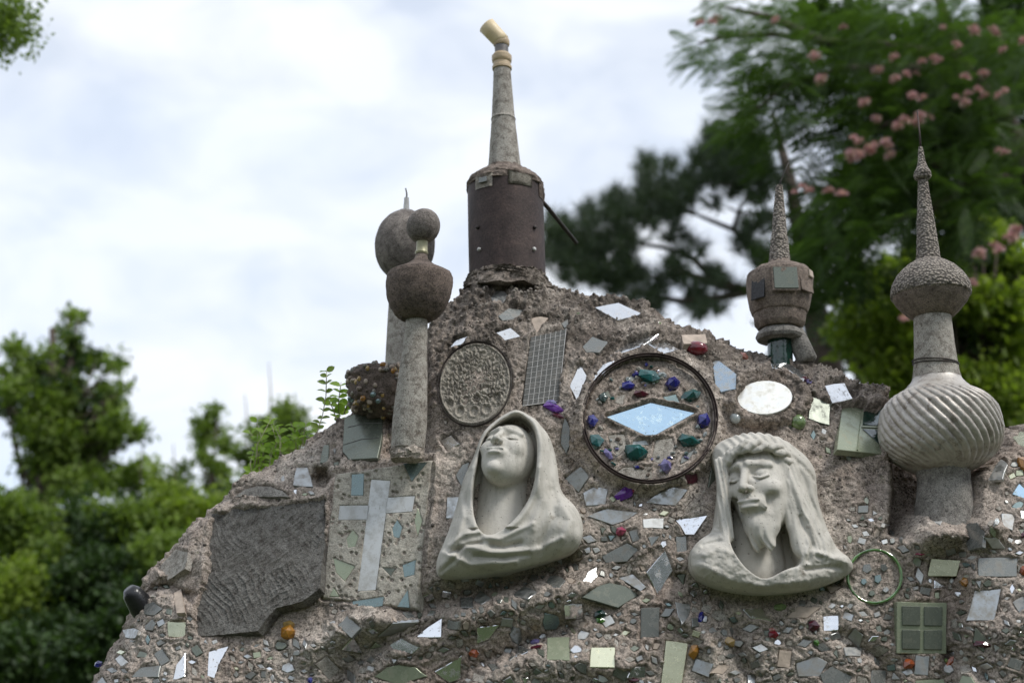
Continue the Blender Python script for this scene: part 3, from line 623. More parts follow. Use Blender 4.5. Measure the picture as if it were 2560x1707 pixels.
# ------------------------------------------------------------------ inlays
for name, m, P, proud, thick, label, tilt, c, n in PCS:
    q = onplane(np.array([a[0] for a in P], float), np.array([a[1] for a in P], float), c, n)
    if name in ('slate_slab', 'slate_chip', 'stone_chip', 'brick_chip'):
        # rough faced stone: subdivided and split surface
        bm = bmesh.new(); vs = [bm.verts.new(v) for v in q]; f = bm.faces.new(vs)
        r = bmesh.ops.extrude_face_region(bm, geom=[f]); bmesh.ops.translate(bm, verts=[e for e in r['geom'] if isinstance(e, bmesh.types.BMVert)], vec=Vector(-n * thick))
        bmesh.ops.triangulate(bm, faces=bm.faces)
        big = name == 'slate_slab'
        for _ in range(7 if big else 2):
            le = [e for e in bm.edges if e.calc_length() > (0.0055 if big else 0.010)]
            if le: bmesh.ops.subdivide_edges(bm, edges=le, cuts=1); bmesh.ops.triangulate(bm, faces=bm.faces)
        co = np.array([v.co[:] for v in bm.verts]); amp = 0.012 if big else 0.004
        dd = amp * (np.round(fbm(co[:, 0] * 9 + co[:, 2] * 5, co[:, 2] * 14, 3, 51) * 5) / 5 * 0.6 + 0.5 * fbm(co[:, 0] * 40, co[:, 2] * 40, 3, 52))
        if big:
            lx_ = (co[:, 0] * 0.9 + co[:, 2] * 0.55) * 58 + 1.0 * 2.2 * fbm(co[:, 0] * 9, co[:, 2] * 9, 3, 55); ly_ = (co[:, 0] * 0.75 - co[:, 2] * 0.75) * 58 + 1.0 * 2.2 * fbm(co[:, 0] * 9, co[:, 2] * 9, 3, 56)
            dd = dd * 0.28 + 0.0019 * (np.exp(-((lx_ - np.round(lx_)) / 0.13) ** 2) * (0.5 + fbm(co[:, 0] * 20, co[:, 2] * 20, 2, 57)) + 1.3 * np.exp(-((ly_ - np.round(ly_)) / 0.13) ** 2) * (0.6 + fbm(co[:, 0] * 20, co[:, 2] * 20, 2, 58)))
        for v, d_ in zip(bm.verts, dd): v.co += Vector(n * d_)
        bmesh.ops.recalc_face_normals(bm, faces=bm.faces); me = bpy.data.meshes.new(name); bm.to_mesh(me); bm.free()
    else:
        me = MB().prism(q, n, thick).mesh(name, bevel=0.0012)
    o = link(name, me, M[m], MOUND)
    if label: o['label'] = label
    U = q[1] - q[0]; 
    if name == 'wired_glass':
        mb = MB(); A, B, C_, D2 = onplane(np.array([1327., 1415, 1396, 1306]), np.array([842., 822, 1003, 1015]), c, n)
        for k in range(1, 7):
            t = k / 7; mb.tube([A + (B - A) * t + n * 0.0003, D2 + (C_ - D2) * t + n * 0.0003], 0.0007, 4)
        for k in range(1, 13):
            t = k / 13; mb.tube([A + (D2 - A) * t + n * 0.0003, B + (C_ - B) * t + n * 0.0003], 0.0007, 4)
        mb.tube([B + n * .001, C_ + n * .001, D2 + n * .001], 0.0012, 5)
        link('wire_mesh', mb.mesh('wire_mesh'), M['whitebar'], o)
    if name == 'green_block':
        A, B, C_, D2 = onplane(np.array([2242., 2368, 2366, 2242]), np.array([1503., 1506, 1634, 1632]), c, n)
        for (a, b) in ((0, 0), (1, 0), (0, 1), (1, 1)):
            f = lambda u, v: A + (B - A) * u + (D2 - A) * v + (C_ - B - D2 + A) * u * v
            u0, v0 = 0.10 + a * 0.44, 0.08 + b * 0.46
            Q = [f(u0, v0) + n * .004, f(u0 + .36, v0) + n * .004, f(u0 + .36, v0 + .38) + n * .004, f(u0, v0 + .38) + n * .004]
            link('pane', MB().prism(Q, n, 0.006).mesh('pane', 0.0015), M['glass_pane_green'] if 'glass_pane_green' in M else M['glass_sage'], o)
    if name == 'two_pane_glass':
        A, B, C_, D2 = onplane(np.array([2105., 2216, 2206, 2092]), np.array([1010., 1009, 1136, 1123]), c, n); f = lambda u, v: A + (B - A) * u + (D2 - A) * v + (C_ - B - D2 + A) * u * v
        mb = MB(); mb.tube([f(.47, .02) + n * .001, f(.44, .98) + n * .001], 0.003, 5); mb.tube([f(.46, .5) + n * .001, f(1, .5) + n * .001], 0.003, 5)
        link('glass_rib', mb.mesh('glass_rib'), M['glass_green'], o)
        Q = [f(.50, .03) + n * .002, f(.98, .03) + n * .002, f(.98, .46) + n * .002, f(.50, .46) + n * .002]
        link('pane', MB().prism(Q, n, 0.004).mesh('pane', 0.001), M['bottle'], o)
        Q = [f(.50, .54) + n * .002, f(.98, .54) + n * .002, f(.97, .85) + n * .002]
        link('pane', MB().prism(Q, n, 0.004).mesh('pane', 0.001), M['bottle'], o)
    if name == 'glass_plate':
        for (u0, v0, u1, v1) in ((870, 1068, 955, 1058), (858, 1112, 950, 1094)):
            r2 = onplane(np.array([u0, (u0 + u1) / 2, u1], float), np.array([v0, (v0 + v1) / 2 - 5, v1], float), c, n)
            link('crack_line', MB().tube([x_ + n * .0005 for x_ in r2], 0.0012, 4).mesh('crack_line'), M['pipe_grey'], o)
def gem_mesh(rx, ry, rz, facets, seed):
    r = random.Random(seed); bm = bmesh.new(); bmesh.ops.create_icosphere(bm, subdivisions=1 if facets else 2, radius=1)
    for v in bm.verts:
        k = 1 + r.uniform(-0.22, 0.18) * (1 if facets else 0.15); v.co = Vector((v.co.x * rx * k, v.co.y * ry * k, v.co.z * rz * k))
    me = bpy.data.meshes.new('gem'); bm.to_mesh(me); bm.free(); return me
def setgem(name, m, px, py, rx, ry, rot=0, label=None, parent=MOUND, facets=True, dz=0.6, smooth=False, base=None):
    c, n = bary_n(px, py) if base is None else base
    if base is not None: c = onplane(np.array([px], float), np.array([py], float), *base)[0]
    k = depth(c[1], c[2]) / FPX; me = gem_mesh(rx * k, ry * k, min(rx, ry) * k * 0.9, facets, int(px * 7 + py))
    zz = Vector(n); xx = Vector((math.cos(rot), 0, -math.sin(rot))); xx = (xx - zz * xx.dot(zz)).normalized(); yy = zz.cross(xx)
    R = Matrix((xx, yy, zz)).transposed().to_4x4(); R.translation = Vector(c) + zz * min(rx, ry) * k * (dz - 0.35)
    me.transform(R); o = link(name, me, M[m], None, smooth)
    o.parent = parent
    if parent is not MOUND: o.matrix_parent_inverse = Matrix.Translation(-parent.location)
    if label: o['label'] = label
    return o
for a in [('red_knob', 'red', 1741, 874, 29, 20, 0.1, 'ribbed dark red glass knob on the crest'), ('pink_gem', 'salmon', 1858, 894, 14, 13, 0, None), ('purple_gem', 'maroon', 2010, 948, 20, 8, -0.6, None),
          ('purple_gem', 'lilac', 2022, 957, 10, 9, 0, None), ('green_marble', 'lime', 1992, 1057, 22, 21, 0, 'pale green glass marble above the bearded head'), ('clear_gem', 'clear', 1839, 1044, 15, 14, 0, None),
          ('purple_crystal', 'purple', 1385, 1022, 34, 14, 0.55, 'long purple crystal above the veiled head'), ('purple_gem', 'lilac', 1378, 1008, 16, 9, 0.4, None), ('pink_gem', 'maroon', 1394, 1040, 22, 6, 0.5, None),
          ('purple_crystal', 'purple', 1561, 1234, 33, 16, -0.6, 'purple crystal with pink glint below the rosette'), ('pink_gem', 'pink', 1573, 1232, 24, 7, -0.6, None), ('pink_gem', 'pink', 1551, 1328, 15, 15, 0, None),
          ('green_gem', 'green', 1500, 1552, 13, 9, 0, None), ('bottle_gem', 'bottle', 1500, 1536, 19, 12, 0, None), ('blue_gem', 'cobalt', 1751, 1542, 10, 20, 0.3, None), ('green_gem', 'lime', 1950, 1519, 20, 12, 0, None),
          ('amber_gem', 'amber', 1737, 1628, 14, 20, 0.3, None), ('gold_gem', 'gold', 1822, 1604, 19, 15, 0, 'golden glass nugget'), ('red_gem', 'red', 1932, 1588, 15, 11, 0, None), ('pink_gem', 'salmon', 1930, 1574, 11, 6, 0, None),
          ('maroon_gem', 'maroon', 2032, 1566, 16, 15, 0, None), ('maroon_gem', 'maroon', 2456, 1610, 26, 11, 0.15, None), ('orange_gem', 'orange', 2272, 1659, 18, 15, 0, 'orange red glass lump under the green glass block'),
          ('amber_gem', 'orange', 2378, 1655, 22, 10, -0.7, None), ('amber_gem', 'amber', 2416, 1455, 16, 15, 0, None), ('maroon_gem', 'maroon', 2420, 1276, 15, 14, 0, None), ('amber_gem', 'amber', 2556, 1162, 16, 24, 0, None),
          ('orange_gem', 'orange', 1185, 1631, 16, 12, 0, None), ('purple_gem', 'lilac', 1336, 1606, 15, 9, 0, None), ('maroon_gem', 'maroon', 1340, 1620, 16, 8, 0, None), ('amber_jar', 'gold', 722, 1562, 20, 12, 0, None),
          ('amber_jar', 'amber', 722, 1585, 20, 20, 0, 'amber bottle end below the slate slab'), ('blue_gem', 'cobalt', 776, 1700, 9, 8, 0, None), ('amber_gem', 'amber', 2072, 1450, 9, 12, 0, None), ('green_gem', 'green', 2041, 1607, 9, 9, 0, None),
          ('pink_gem', 'pink', 2300, 1382, 14, 6, 0, None), ('pink_gem', 'maroon', 1585, 1700, 20, 6, 0, None), ('orange_gem', 'orange', 2556, 1428, 10, 15, 0, None), ('green_gem', 'green', 1658, 810, 12, 6, 0, None), ('moss_green_gem', 'lime', 1643, 807, 14, 6, 0, None),
          ('green_gem', 'green', 1446, 789, 6, 9, 0, None), ('blue_gem', 'cobalt', 247, 1660, 12, 10, 0, None), ('green_gem', 'lime', 2115, 1160, 18, 7, 0, None), ('clear_gem', 'clear', 2122, 1147, 8, 7, 0, None), ('maroon_gem', 'maroon', 2557, 1340, 10, 10, 0, None)]:
    round_ = 'marble' in a[0] or 'knob' in a[0] or a[0] == 'clear_gem'
    setgem(*a, facets=not round_, smooth=round_)
for _ in range(26):
    cx, cy = rnd.uniform(330, 2550), rnd.uniform(1420, 1700)
    if free(cx, cy, 8) and cy > float(np.interp(cx, [p[0] for p in OUT], [p[1] for p in OUT])) + 30:
        m = rnd.choice(['amber', 'maroon', 'green', 'cobalt', 'pink', 'teal', 'clear', 'clear', 'lime', 'orange']); setgem({'cobalt': 'blue'}.get(m, m) + '_gem', m, cx, cy, rnd.uniform(6, 10), rnd.uniform(5, 8))
# ribs of the red knob
k0, n0 = bary_n(1741, 874)
# green bottle-bottom ring
def ring_pts(cx, cy, rx, ry, lift, n=64):
    P = surf([cx + rx * math.cos(2 * math.pi * k / n) for k in range(n)], [cy + ry * math.sin(2 * math.pi * k / n) for k in range(n)])
    c, nn = plane(P); Q = onplane(np.array([cx + rx * math.cos(2 * math.pi * k / n) for k in range(n)]), np.array([cy + ry * math.sin(2 * math.pi * k / n) for k in range(n)]), c, nn)
    return Q + nn * lift, c, nn
def torus(Q, nn, c, rw, rt, name, m, parent=None, wob=0.0):
    n = len(Q); k = 8; V = []
    for i, q in enumerate(Q):
        rad = q - c; rad = rad / np.linalg.norm(rad); wv = 1 + wob * math.sin(i * 1.7) * math.sin(i * 0.9)
        for a in range(k): V.append(q + rad * rw * wv * math.cos(2 * math.pi * a / k) + nn * rt * math.sin(2 * math.pi * a / k))
    V = np.array(V).reshape(n, k, 3); V = np.concatenate([V, V[:1]], 0)
    a = np.arange((n + 1) * k).reshape(n + 1, k); a[-1] = a[0]; a = np.concatenate([a, a[:, :1]], 1)
    F = np.stack([a[:-1, :-1], a[1:, :-1], a[1:, 1:], a[:-1, 1:]], -1).reshape(-1, 4)
    return link(name, mesh_np(name, V[:-1], F), M[m], parent, True)
Q, c, nn = ring_pts(2185, 1442, 67, 66, 0.004); o = torus(Q, nn, c, 0.0042, 0.006, 'bottle_ring', 'green', MOUND, 0.25); o['label'] = 'thin green glass bottle ring set in cement'
for (a, b, r, m) in ((2168, 1420, 16, G_), (2196, 1446, 13, 'glass_pond'), (2160, 1452, 10, 'glass_pond'), (2210, 1418, 12, G_), (2180, 1482, 10, 'glass_sage'), (2215, 1472, 9, D_)):
    P = [(a + r * math.cos(q) * rnd.uniform(.7, 1), b + r * math.sin(q) * rnd.uniform(.7, 1)) for q in (0.3, 1.6, 2.6, 3.9, 5.2)]
    s_ = surf([p[0] for p in P], [p[1] for p in P]); cc_, n_ = plane(s_)
    link('glass_chip', MB().prism(onplane(np.array([p[0] for p in P]), np.array([p[1] for p in P]), cc_ + n_ * 0.005, n_), n_, 0.01).mesh('glass_chip', 0.001), M[m], MOUND)
# loose aggregate: thousands of little stones too small to pick apart
bm = bmesh.new(); bmesh.ops.create_icosphere(bm, subdivisions=1, radius=1); IV = np.array([v.co[:] for v in bm.verts]); IF = np.array([[v.index for v in f.verts] for f in bm.faces]); bm.free()
rows = rs.randint(0, nf - 30, 26000); cols = rs.randint(8, len(xs_) - 9, 26000)
pxx, pyy = PX[rows, cols], PY[rows, cols]
keep = (free_[rows, cols] > 0.9) & (rr[rows, cols] > 0.4) & (pxx > 150) & (pxx < 2650) & (pyy < 1780) & (rs.rand(26000) < 0.16 + 0.35 * up[rows, cols] + 0.5 * np.clip(near_ch[rows, cols], 0, 1))
rows, cols = rows[keep], cols[keep]; base = ALL[rows + off, cols]; sz = 0.0014 + 0.0035 * rs.rand(len(rows)) ** 2.2 + 0.004 * np.clip(near_ch[rows, cols], 0, 1) * rs.rand(len(rows))
VV = (base[:, None] + IV[None] * (sz[:, None] * (0.7 + 0.6 * rs.rand(len(rows), 3)))[:, None, :] * (1 + 0.25 * (rs.rand(len(rows), len(IV), 1) - 0.5)))
FF = (IF[None] + (np.arange(len(rows)) * len(IV))[:, None, None]).reshape(-1, 3)
def grav(t, p):
    ge = t.nodes.new('ShaderNodeNewGeometry')
    c = ramp(t, ge.outputs['Random Per Island'], [(0, (0.07, 0.06, 0.052)), (0.4, (0.17, 0.145, 0.125)), (0.75, (0.25, 0.22, 0.19)), (0.94, (0.36, 0.32, 0.27)), (1, (0.5, 0.46, 0.4))])
    t.links.new(c, p.inputs['Base Color']); p.inputs['Roughness'].default_value = 0.9
M['aggregate'] = mat('aggregate', grav)
o = link('aggregate', mesh_np('aggregate', VV, FF), M['aggregate'], MOUND, True); o['kind'] = 'stuff'
# ------------------------------------------------------------------ rosette
Q, RC, RN = ring_pts(1622, 1050, 169, 161, 0.010, 96)
ROSE = empty('glass_rosette', RC, 'round iron ringed rosette with sky tinted diamond mirror and cobalt and teal glass', 'rosette')
o = torus(Q, RN, RC, 0.0020, 0.006, 'ring', 'rust', None, 0.15); o.parent = ROSE; o.matrix_parent_inverse = Matrix.Translation(-ROSE.location)
Q2 = RC + (Q - RC) * 0.968; o = torus(Q2, RN, RC, 0.002, 0.006, 'inner_ring', 'rust', None, 0.3); o.parent = ROSE; o.matrix_parent_inverse = Matrix.Translation(-ROSE.location)
FLOOR = RC - RN * 0.004
def rpoly(name, m, P, lift=0.005, th=0.01, label=None, bev=0.0012, parent=None, c=None, n=None):
    c = FLOOR if c is None else c; n = RN if n is None else n; parent = ROSE if parent is None else parent
    q = onplane(np.array([p[0] for p in P], float), np.array([p[1] for p in P], float), c + n * lift, n)
    o = child(name, MB().prism(q, n, th).mesh(name, bev), M[m], parent)
    if label: o['label'] = label
    return o
# cement bed with raised frames round the pieces
nr, na = 90, 240; r_ = np.linspace(0, 1, nr)[:, None]; a_ = np.linspace(0, 2 * np.pi, na, endpoint=False)[None]
bx_, by_ = 1622 + 165 * r_ * np.cos(a_), 1050 + 157 * r_ * np.sin(a_)
DIA = [(1515, 1042), (1627, 1006), (1738, 1032), (1640, 1087), (1612, 1088)]
bed = onplane(bx_, by_, FLOOR, RN)
fr = np.exp(-((seg(bx_, by_, DIA, True) - 9) / 5.0) ** 2) * (~inside(bx_, by_, DIA))
hb = 0.004 * fbm(bx_ / 26, by_ / 26, 4, 11) + 0.003 * fbm(bx_ / 7, by_ / 7, 3, 12) + 0.008 * fr - 0.004 * inside(bx_, by_, DIA)
f1, f2, ic = worley(bx_ / 13, by_ / 13, 15); hb += 0.0035 * np.clip(1 - f1 * 1.3, 0, 1) * (ic > 0.5)
hb -= 0.010 * sstep(0.93, 1.0, r_ + 0 * a_)
RP = [([(1655, 935), (1600, 955), (1612, 962), (1652, 948)], 'clear', 'clear_sliver'), ([(1508, 985), (1530, 996), (1520, 975)], 'glass_sage', 'glass_chip'), ([(1543, 990), (1565, 985), (1556, 1014), (1536, 1006)], 'stone_pale', 'stone_chip'),
      ([(1657, 992), (1690, 985), (1700, 1008), (1665, 1004)], 'glass_pond', 'glass_chip'), ([(1583, 1103), (1615, 1100), (1622, 1112), (1580, 1114)], 'clear', 'clear_sliver'), ([(1533, 1186), (1560, 1168), (1626, 1165), (1632, 1195), (1570, 1203)], 'stone_pale', 'stone_chip'),
      ([(1704, 1142), (1742, 1118), (1722, 1150), (1700, 1160)], 'glass_grey', 'glass_chip'), ([(1520, 1088), (1560, 1084), (1570, 1120), (1545, 1140), (1528, 1120)], 'stone_pale', 'stone_chip'), ([(1640, 1100), (1680, 1095), (1690, 1130), (1650, 1160), (1628, 1150)], 'stone_pale', 'stone_chip'),
      ([(1560, 950), (1592, 930), (1600, 938), (1575, 958)], 'glass_grey', 'glass_chip')]
for q_ in [DIA] + [p[0] for p in RP]:
    s_ = sd(bx_, by_, q_) + 2.0 * fbm(bx_ / 6, by_ / 6, 2, 17); hb = hb * (1 - sstep(-2, 2, s_)) - 0.003 * sstep(-2, 2, s_) + 0.004 * np.exp(-((s_ + 6) / 4) ** 2)
child('cement_bed', mesh_np('cement_bed', bed + RN * hb[..., None], grid_faces(nr, na, True)), M['cement'], ROSE, True)
rpoly('sky_tint_mirror', 'mirror_skytint', DIA, 0.001, label='diamond mirror tinted with reflected pale blue sky in the centre of the rosette')
for P, m, nm in RP:
    rpoly(nm, m, P, 0.001)
BASE = (FLOOR + RN * 0.002, RN)
for a in [('teal_chunk', 'teal', 1622, 944, 30, 15, 0.25, 'long teal glass chunk at the top of the rosette'), ('clear_gem', 'clear', 1655, 938, 12, 8, 0, None), ('blue_gem', 'cobalt', 1568, 966, 17, 11, -0.1, None), ('blue_gem', 'cobalt', 1680, 960, 16, 18, 0, 'tall cobalt glass nugget at the top of the rosette'),
          ('red_gem', 'maroon', 1600, 985, 19, 9, 0.1, None), ('teal_chunk', 'teal', 1728, 990, 28, 16, -0.3, 'knotted teal glass lump at the upper right of the rosette'), ('teal_gem', 'bottle', 1506, 996, 11, 14, 0, None),
          ('blue_gem', 'cobalt', 1479, 1054, 13, 19, 0, None), ('blue_gem', 'cobalt', 1759, 1056, 17, 18, 0, None), ('teal_gem', 'teal', 1489, 1105, 17, 18, 0, None), ('teal_gem', 'teal', 1720, 1104, 24, 16, 0.3, None),
          ('teal_chunk', 'teal', 1587, 1133, 31, 20, 0, 'large teal glass lump at the foot of the rosette'), ('lilac_gem', 'lilac', 1520, 1138, 8, 17, -0.6, None), ('violet_gem', 'lilac', 1663, 1168, 16, 17, 0.7, None), ('green_gem', 'green', 1636, 953, 10, 5, 0, None)]:
    setgem(a[0], a[1], a[2], a[3], a[4] * 1.18, a[5] * 1.18, a[6], a[7], parent=ROSE, base=BASE)

for _ in range(80):
    a_q = rnd.uniform(0, 6.28); r_q = rnd.uniform(0.55, 0.88); x_q, y_q = 1622 + 165 * r_q * math.cos(a_q), 1050 + 157 * r_q * math.sin(a_q)
    if inside(np.array([x_q]), np.array([y_q]), DIA)[0]: continue
    m_q = rnd.choice(['clear', 'clear', 'stone_pale', 'glass_grey', 'stone_brown', 'lilac', 'glass_pond', 'stone_pale', 'teal', 'cobalt'])
    setgem('glass_chip' if m_q != 'stone_brown' else 'pebble', m_q, x_q, y_q, rnd.uniform(4, 10), rnd.uniform(3, 7), rnd.uniform(-1, 1), None, parent=ROSE, base=BASE)
# ------------------------------------------------------------------ cross plaque
PLO = empty('cross_plaque', PLQ_C, 'pitted cement plaque with a grey white cross and pale green glass', 'plaque')
def plq(px, py, lift): return onplane(np.asarray(px, float), np.asarray(py, float), PLQ_C + PLQ_N * lift, PLQ_N)
TL, TR, BR, BL = [np.array(p, float) for p in ((833, 1181), (1085, 1143), (1047, 1527), (799, 1497))]
nu, nv = 150, 200; uu, vv_ = np.meshgrid(np.linspace(0, 1, nu), np.linspace(0, 1, nv))
pxp = ((TL * (1 - uu[..., None]) + TR * uu[..., None]) * (1 - vv_[..., None]) + (BL * (1 - uu[..., None]) + BR * uu[..., None]) * vv_[..., None])
CR_V = [(928, 1198), (976, 1201), (957, 1340), (939, 1474), (894, 1477), (912, 1330)]
CR_A = [(849, 1263), (925, 1262), (918, 1298), (845, 1299)]; CR_B = [(968, 1243), (1037, 1239), (1030, 1278), (962, 1283)]
PG = [(CR_V, 'cross', 'cross_upright'), (CR_A, 'cross', 'cross_arm'), (CR_B, 'cross', 'cross_arm'), ([(879, 1185), (910, 1183), (908, 1238), (877, 1238)], 'glass_pond', 'glass_inlay'), ([(1008, 1158), (1068, 1155), (1029, 1202)], 'glass_pond', 'glass_inlay'),
      ([(980, 1320), (993, 1298), (1006, 1318), (998, 1344), (984, 1342)], 'glass_pond', 'glass_inlay'), ([(866, 1345), (882, 1324), (896, 1340), (888, 1366), (870, 1368)], 'glass_green', 'glass_inlay'), ([(833, 1394), (888, 1415), (862, 1452), (840, 1430)], 'glass_green', 'glass_inlay'),
      ([(1006, 1412), (1040, 1398), (1036, 1436), (1010, 1442)], 'glass_pond', 'glass_inlay'), ([(956, 1418), (990, 1420), (976, 1440)], 'glass_sage', 'glass_inlay'), ([(881, 1502), (960, 1490), (956, 1514), (882, 1524)], 'glass_pond', 'glass_inlay'),
      ([(1019, 1473), (1024, 1518), (992, 1516)], 'glass_pond', 'glass_inlay'), ([(1044, 1268), (1056, 1300), (1044, 1340), (1036, 1300)], 'glass_green', 'glass_inlay'), ([(822, 1490), (834, 1468), (848, 1490)], 'glass_green', 'glass_inlay')]
hp = 0.0012 * fbm(pxp[..., 0] / 12, pxp[..., 1] / 12, 4, 91) + 0.002 * fbm(pxp[..., 0] / 60, pxp[..., 1] / 60, 3, 92)
f1, f2, ic = worley(pxp[..., 0] / 15, pxp[..., 1] / 15, 93); hp -= 0.007 * np.clip(1 - f1 / 0.33, 0, 1) ** 0.5 * (ic > 0.62)
edge = np.minimum(np.minimum(uu, 1 - uu) * 1.0, np.minimum(vv_, 1 - vv_) * 1.4); hp -= 0.030 * (1 - sstep(0, 0.035, edge)) ** 2.2 
hp += 0.004 * fbm(uu * 9, vv_ * 9, 2, 94) * sstep(0.06, 0.0, edge)
for P, m, nm in PG: hp -= 0.0045 * sstep(-2.5, 2.0, sd(pxp[..., 0], pxp[..., 1], P))
V = plq(pxp[..., 0], pxp[..., 1], 0.0) + PLQ_N * hp[..., None]
rim = V[[0] * nu + list(range(nv)) + [nv - 1] * nu + list(range(nv)), list(range(nu)) + [nu - 1] * nv + list(range(nu)) + [0] * nv]
child('plaque_body', mesh_np('plaque_body', V, grid_faces(nv, nu)), M['plaque'], PLO, True)
child('plaque_back', MB().prism([plq([p[0]], [p[1]], -0.006)[0] for p in (TL + (6, 6), TR + (-6, 6), BR + (-6, -6), BL + (6, -6))], PLQ_N, 0.035).mesh('plaque_back', 0.003), M['plaque'], PLO)
for P, m, nm in PG:
    q = plq([p[0] for p in P], [p[1] for p in P], -0.0012 if m == 'cross' else -0.002)
    child(nm, MB().prism(q, PLQ_N, 0.006).mesh(nm, 0.0008), M[m], PLO)

# ------------------------------------------------------------------ embossed round disc
sP = surf([p[0] for p in DISC], [p[1] for p in DISC]); DC, DN = plane(sP); DC = DC + DN * 0.012
DO = empty('embossed_disc', DC, 'round grey disc with embossed flower pattern and thin rim beside the post', 'disc')
nr, na = 130, 300; r_ = np.linspace(0, 1, nr)[:, None]; a_ = np.linspace(0, 2 * np.pi, na, endpoint=False)[None]
ux, uy = r_ * np.cos(a_), r_ * np.sin(a_)
dx_, dy_ = 1187 + 90 * ux - 14 * uy, 960 + 104 * uy + 6 * ux
hd = 0.0012 * fbm(ux * 30, uy * 30, 3, 101)
wu, wv_ = ux + 0.10 * fbm(ux * 5, uy * 5, 2, 105), uy + 0.10 * fbm(ux * 5, uy * 5, 2, 106)
f1, f2, ic = worley(wu * 8, wv_ * 8, 103); hd += 0.0032 * np.sin(f1 * 9) * sstep(0.72, 0.5, r_ + 0 * a_ - 0.25 * (uy < 0.3)) * (uy < 0.45)
f1, f2, ic = worley(wu * 15, wv_ * 15, 107); hd += 0.003 * np.clip(1 - 2 * f1, -0.4, 1) * (uy < 0.5)
for cx_, cy_ in ((-0.62, 0.52), (-0.3, 0.68), (0.08, 0.66), (0.42, 0.58), (0.1, 0.35), (-0.2, 0.42), (0.66, 0.3)):
    dd = np.hypot(ux - cx_, uy - cy_); hd += 0.004 * np.exp(-((dd - 0.13) / 0.035) ** 2) - 0.003 * sstep(0.13, 0.08, dd)
hd -= 0.012 * sstep(0.965, 1.0, r_ + 0 * a_) - 0.003 * np.exp(-((r_ - 0.94) / 0.02) ** 2)
child('disc_face', mesh_np('disc_face', onplane(dx_, dy_, DC, DN) + DN * hd[..., None], grid_faces(nr, na, True)), M['relief'], DO, True)
Q = onplane(1187 + 91.5 * np.cos(a_[0, ::4]) - 14 * np.sin(a_[0, ::4]), 960 + 105.5 * np.sin(a_[0, ::4]) + 6 * np.cos(a_[0, ::4]), DC, DN)
o = torus(Q, DN, DC, 0.0012, 0.004, 'rim', 'bar', None, 0.2); o.parent = DO; o.matrix_parent_inverse = Matrix.Translation(-DO.location)

# ------------------------------------------------------------------ carved heads, sculpted as distance fields
def smin(a, b, k):
    h = np.clip(0.5 + 0.5 * (b - a) / k, 0, 1); return b * (1 - h) + a * h - k * h * (1 - h)
def smax(a, b, k): return -smin(-a, -b, k)
def ell(P, c, r):
    q = [(P[i] - c[i]) / r[i] for i in range(3)]; k0 = np.sqrt(q[0] ** 2 + q[1] ** 2 + q[2] ** 2) + 1e-6
    k1 = np.sqrt((q[0] / r[0]) ** 2 + (q[1] / r[1]) ** 2 + (q[2] / r[2]) ** 2) + 1e-9
    return k0 * (k0 - 1) / k1
def cap(P, a, b, ra, rb):
    a = np.array(a, float); b = np.array(b, float); d = b - a
    t = np.clip(((P[0] - a[0]) * d[0] + (P[1] - a[1]) * d[1] + (P[2] - a[2]) * d[2]) / (d @ d), 0, 1)
    return np.sqrt((P[0] - a[0] - t * d[0]) ** 2 + (P[1] - a[1] - t * d[1]) ** 2 + (P[2] - a[2] - t * d[2]) ** 2) - (ra + (rb - ra) * t)
def local(P, c, yaw, pitch, roll=0):
    """head frame: x right, y up, z out of the face"""
    R = (Matrix.Rotation(yaw, 3, 'Y') @ Matrix.Rotation(pitch, 3, 'X') @ Matrix.Rotation(roll, 3, 'Z')); R = np.array(R.transposed())
    q = [P[i] - c[i] for i in range(3)]
    return [R[j, 0] * q[0] + R[j, 1] * q[1] + R[j, 2] * q[2] for j in range(3)]
def face(P, sc, gaunt=0.0, closed=True):
    P = [p / sc for p in P]; x, y, z = P; ax = [np.abs(x), y, z]
    d = ell(P, (0, 8, 0), (60, 82, 74))
    d = smin(d, ell(P, (0, -38, 20), (47 - 6 * gaunt, 52, 46)), 14)                # jaw
    d = smin(d, ell(P, (0, -76, 50), (17, 15, 16)), 12)                             # chin
    d = smin(d, ell(ax, (33, -12, 46), (19, 18 - 4 * gaunt, 18)), 12)               # cheekbones
    d = smin(d, cap(ax, (8, 32, 71), (42, 29, 53), 7.5, 6), 7)                      # brows
    d = smax(d, -ell(ax, (26, 13, 78), (21, 13, 22)), 7)                          # sockets
    if gaunt: d = smax(d, -ell(ax, (36, -42, 52), (13, 17, 10)), 10)              # hollow cheeks
    e = ell(ax, (25.5, 12, 53), (14.5, 11.5, 14))
    d = smin(d, e, 3.0)
    d = smax(d, -(np.abs(y - 5.5 - 0.012 * (ax[0] - 26) ** 2) - 0.9 + np.maximum(0, np.abs(ax[0] - 26) - 13)) if closed else d, 1.5) if False else d
    lid = cap(ax, (12, 8, 66), (26, 3.5, 69), 2.2, 2.6); lid = np.minimum(lid, cap(ax, (26, 3.5, 69), (40, 8, 60), 2.6, 2.0)); d = smin(d, lid, 2.5)
    d = smin(d, cap(P, (0, 28, 68), (0, -14, 89), 6.0, 7.6), 6)                     # nose
    d = smin(d, ell(ax, (8.5, -16, 80), (7.5, 6.5, 9)), 4)
    d = smax(d, -ell(ax, (5.6, -22, 86), (3.4, 3.6, 6)), 1.5)
    d = smin(d, ell(P, (0, -40, 64), (24, 15, 15)), 9)                              # muzzle
    d = smin(d, ell(ax, (7, -37.5, 75.5), (15, 4.0, 6.0)), 3)
    d = smin(d, ell(P, (0, -48, 74.5), (16, 4.8, 6.0)), 3)
    d = smax(d, -cap(ax, (0, -42.8, 85), (17, -44.2, 77), 1.3, 0.8), 1.2)
    d = smax(d, -ell(P, (0, -57, 75), (14, 3.5, 6)), 5)
    return d * sc
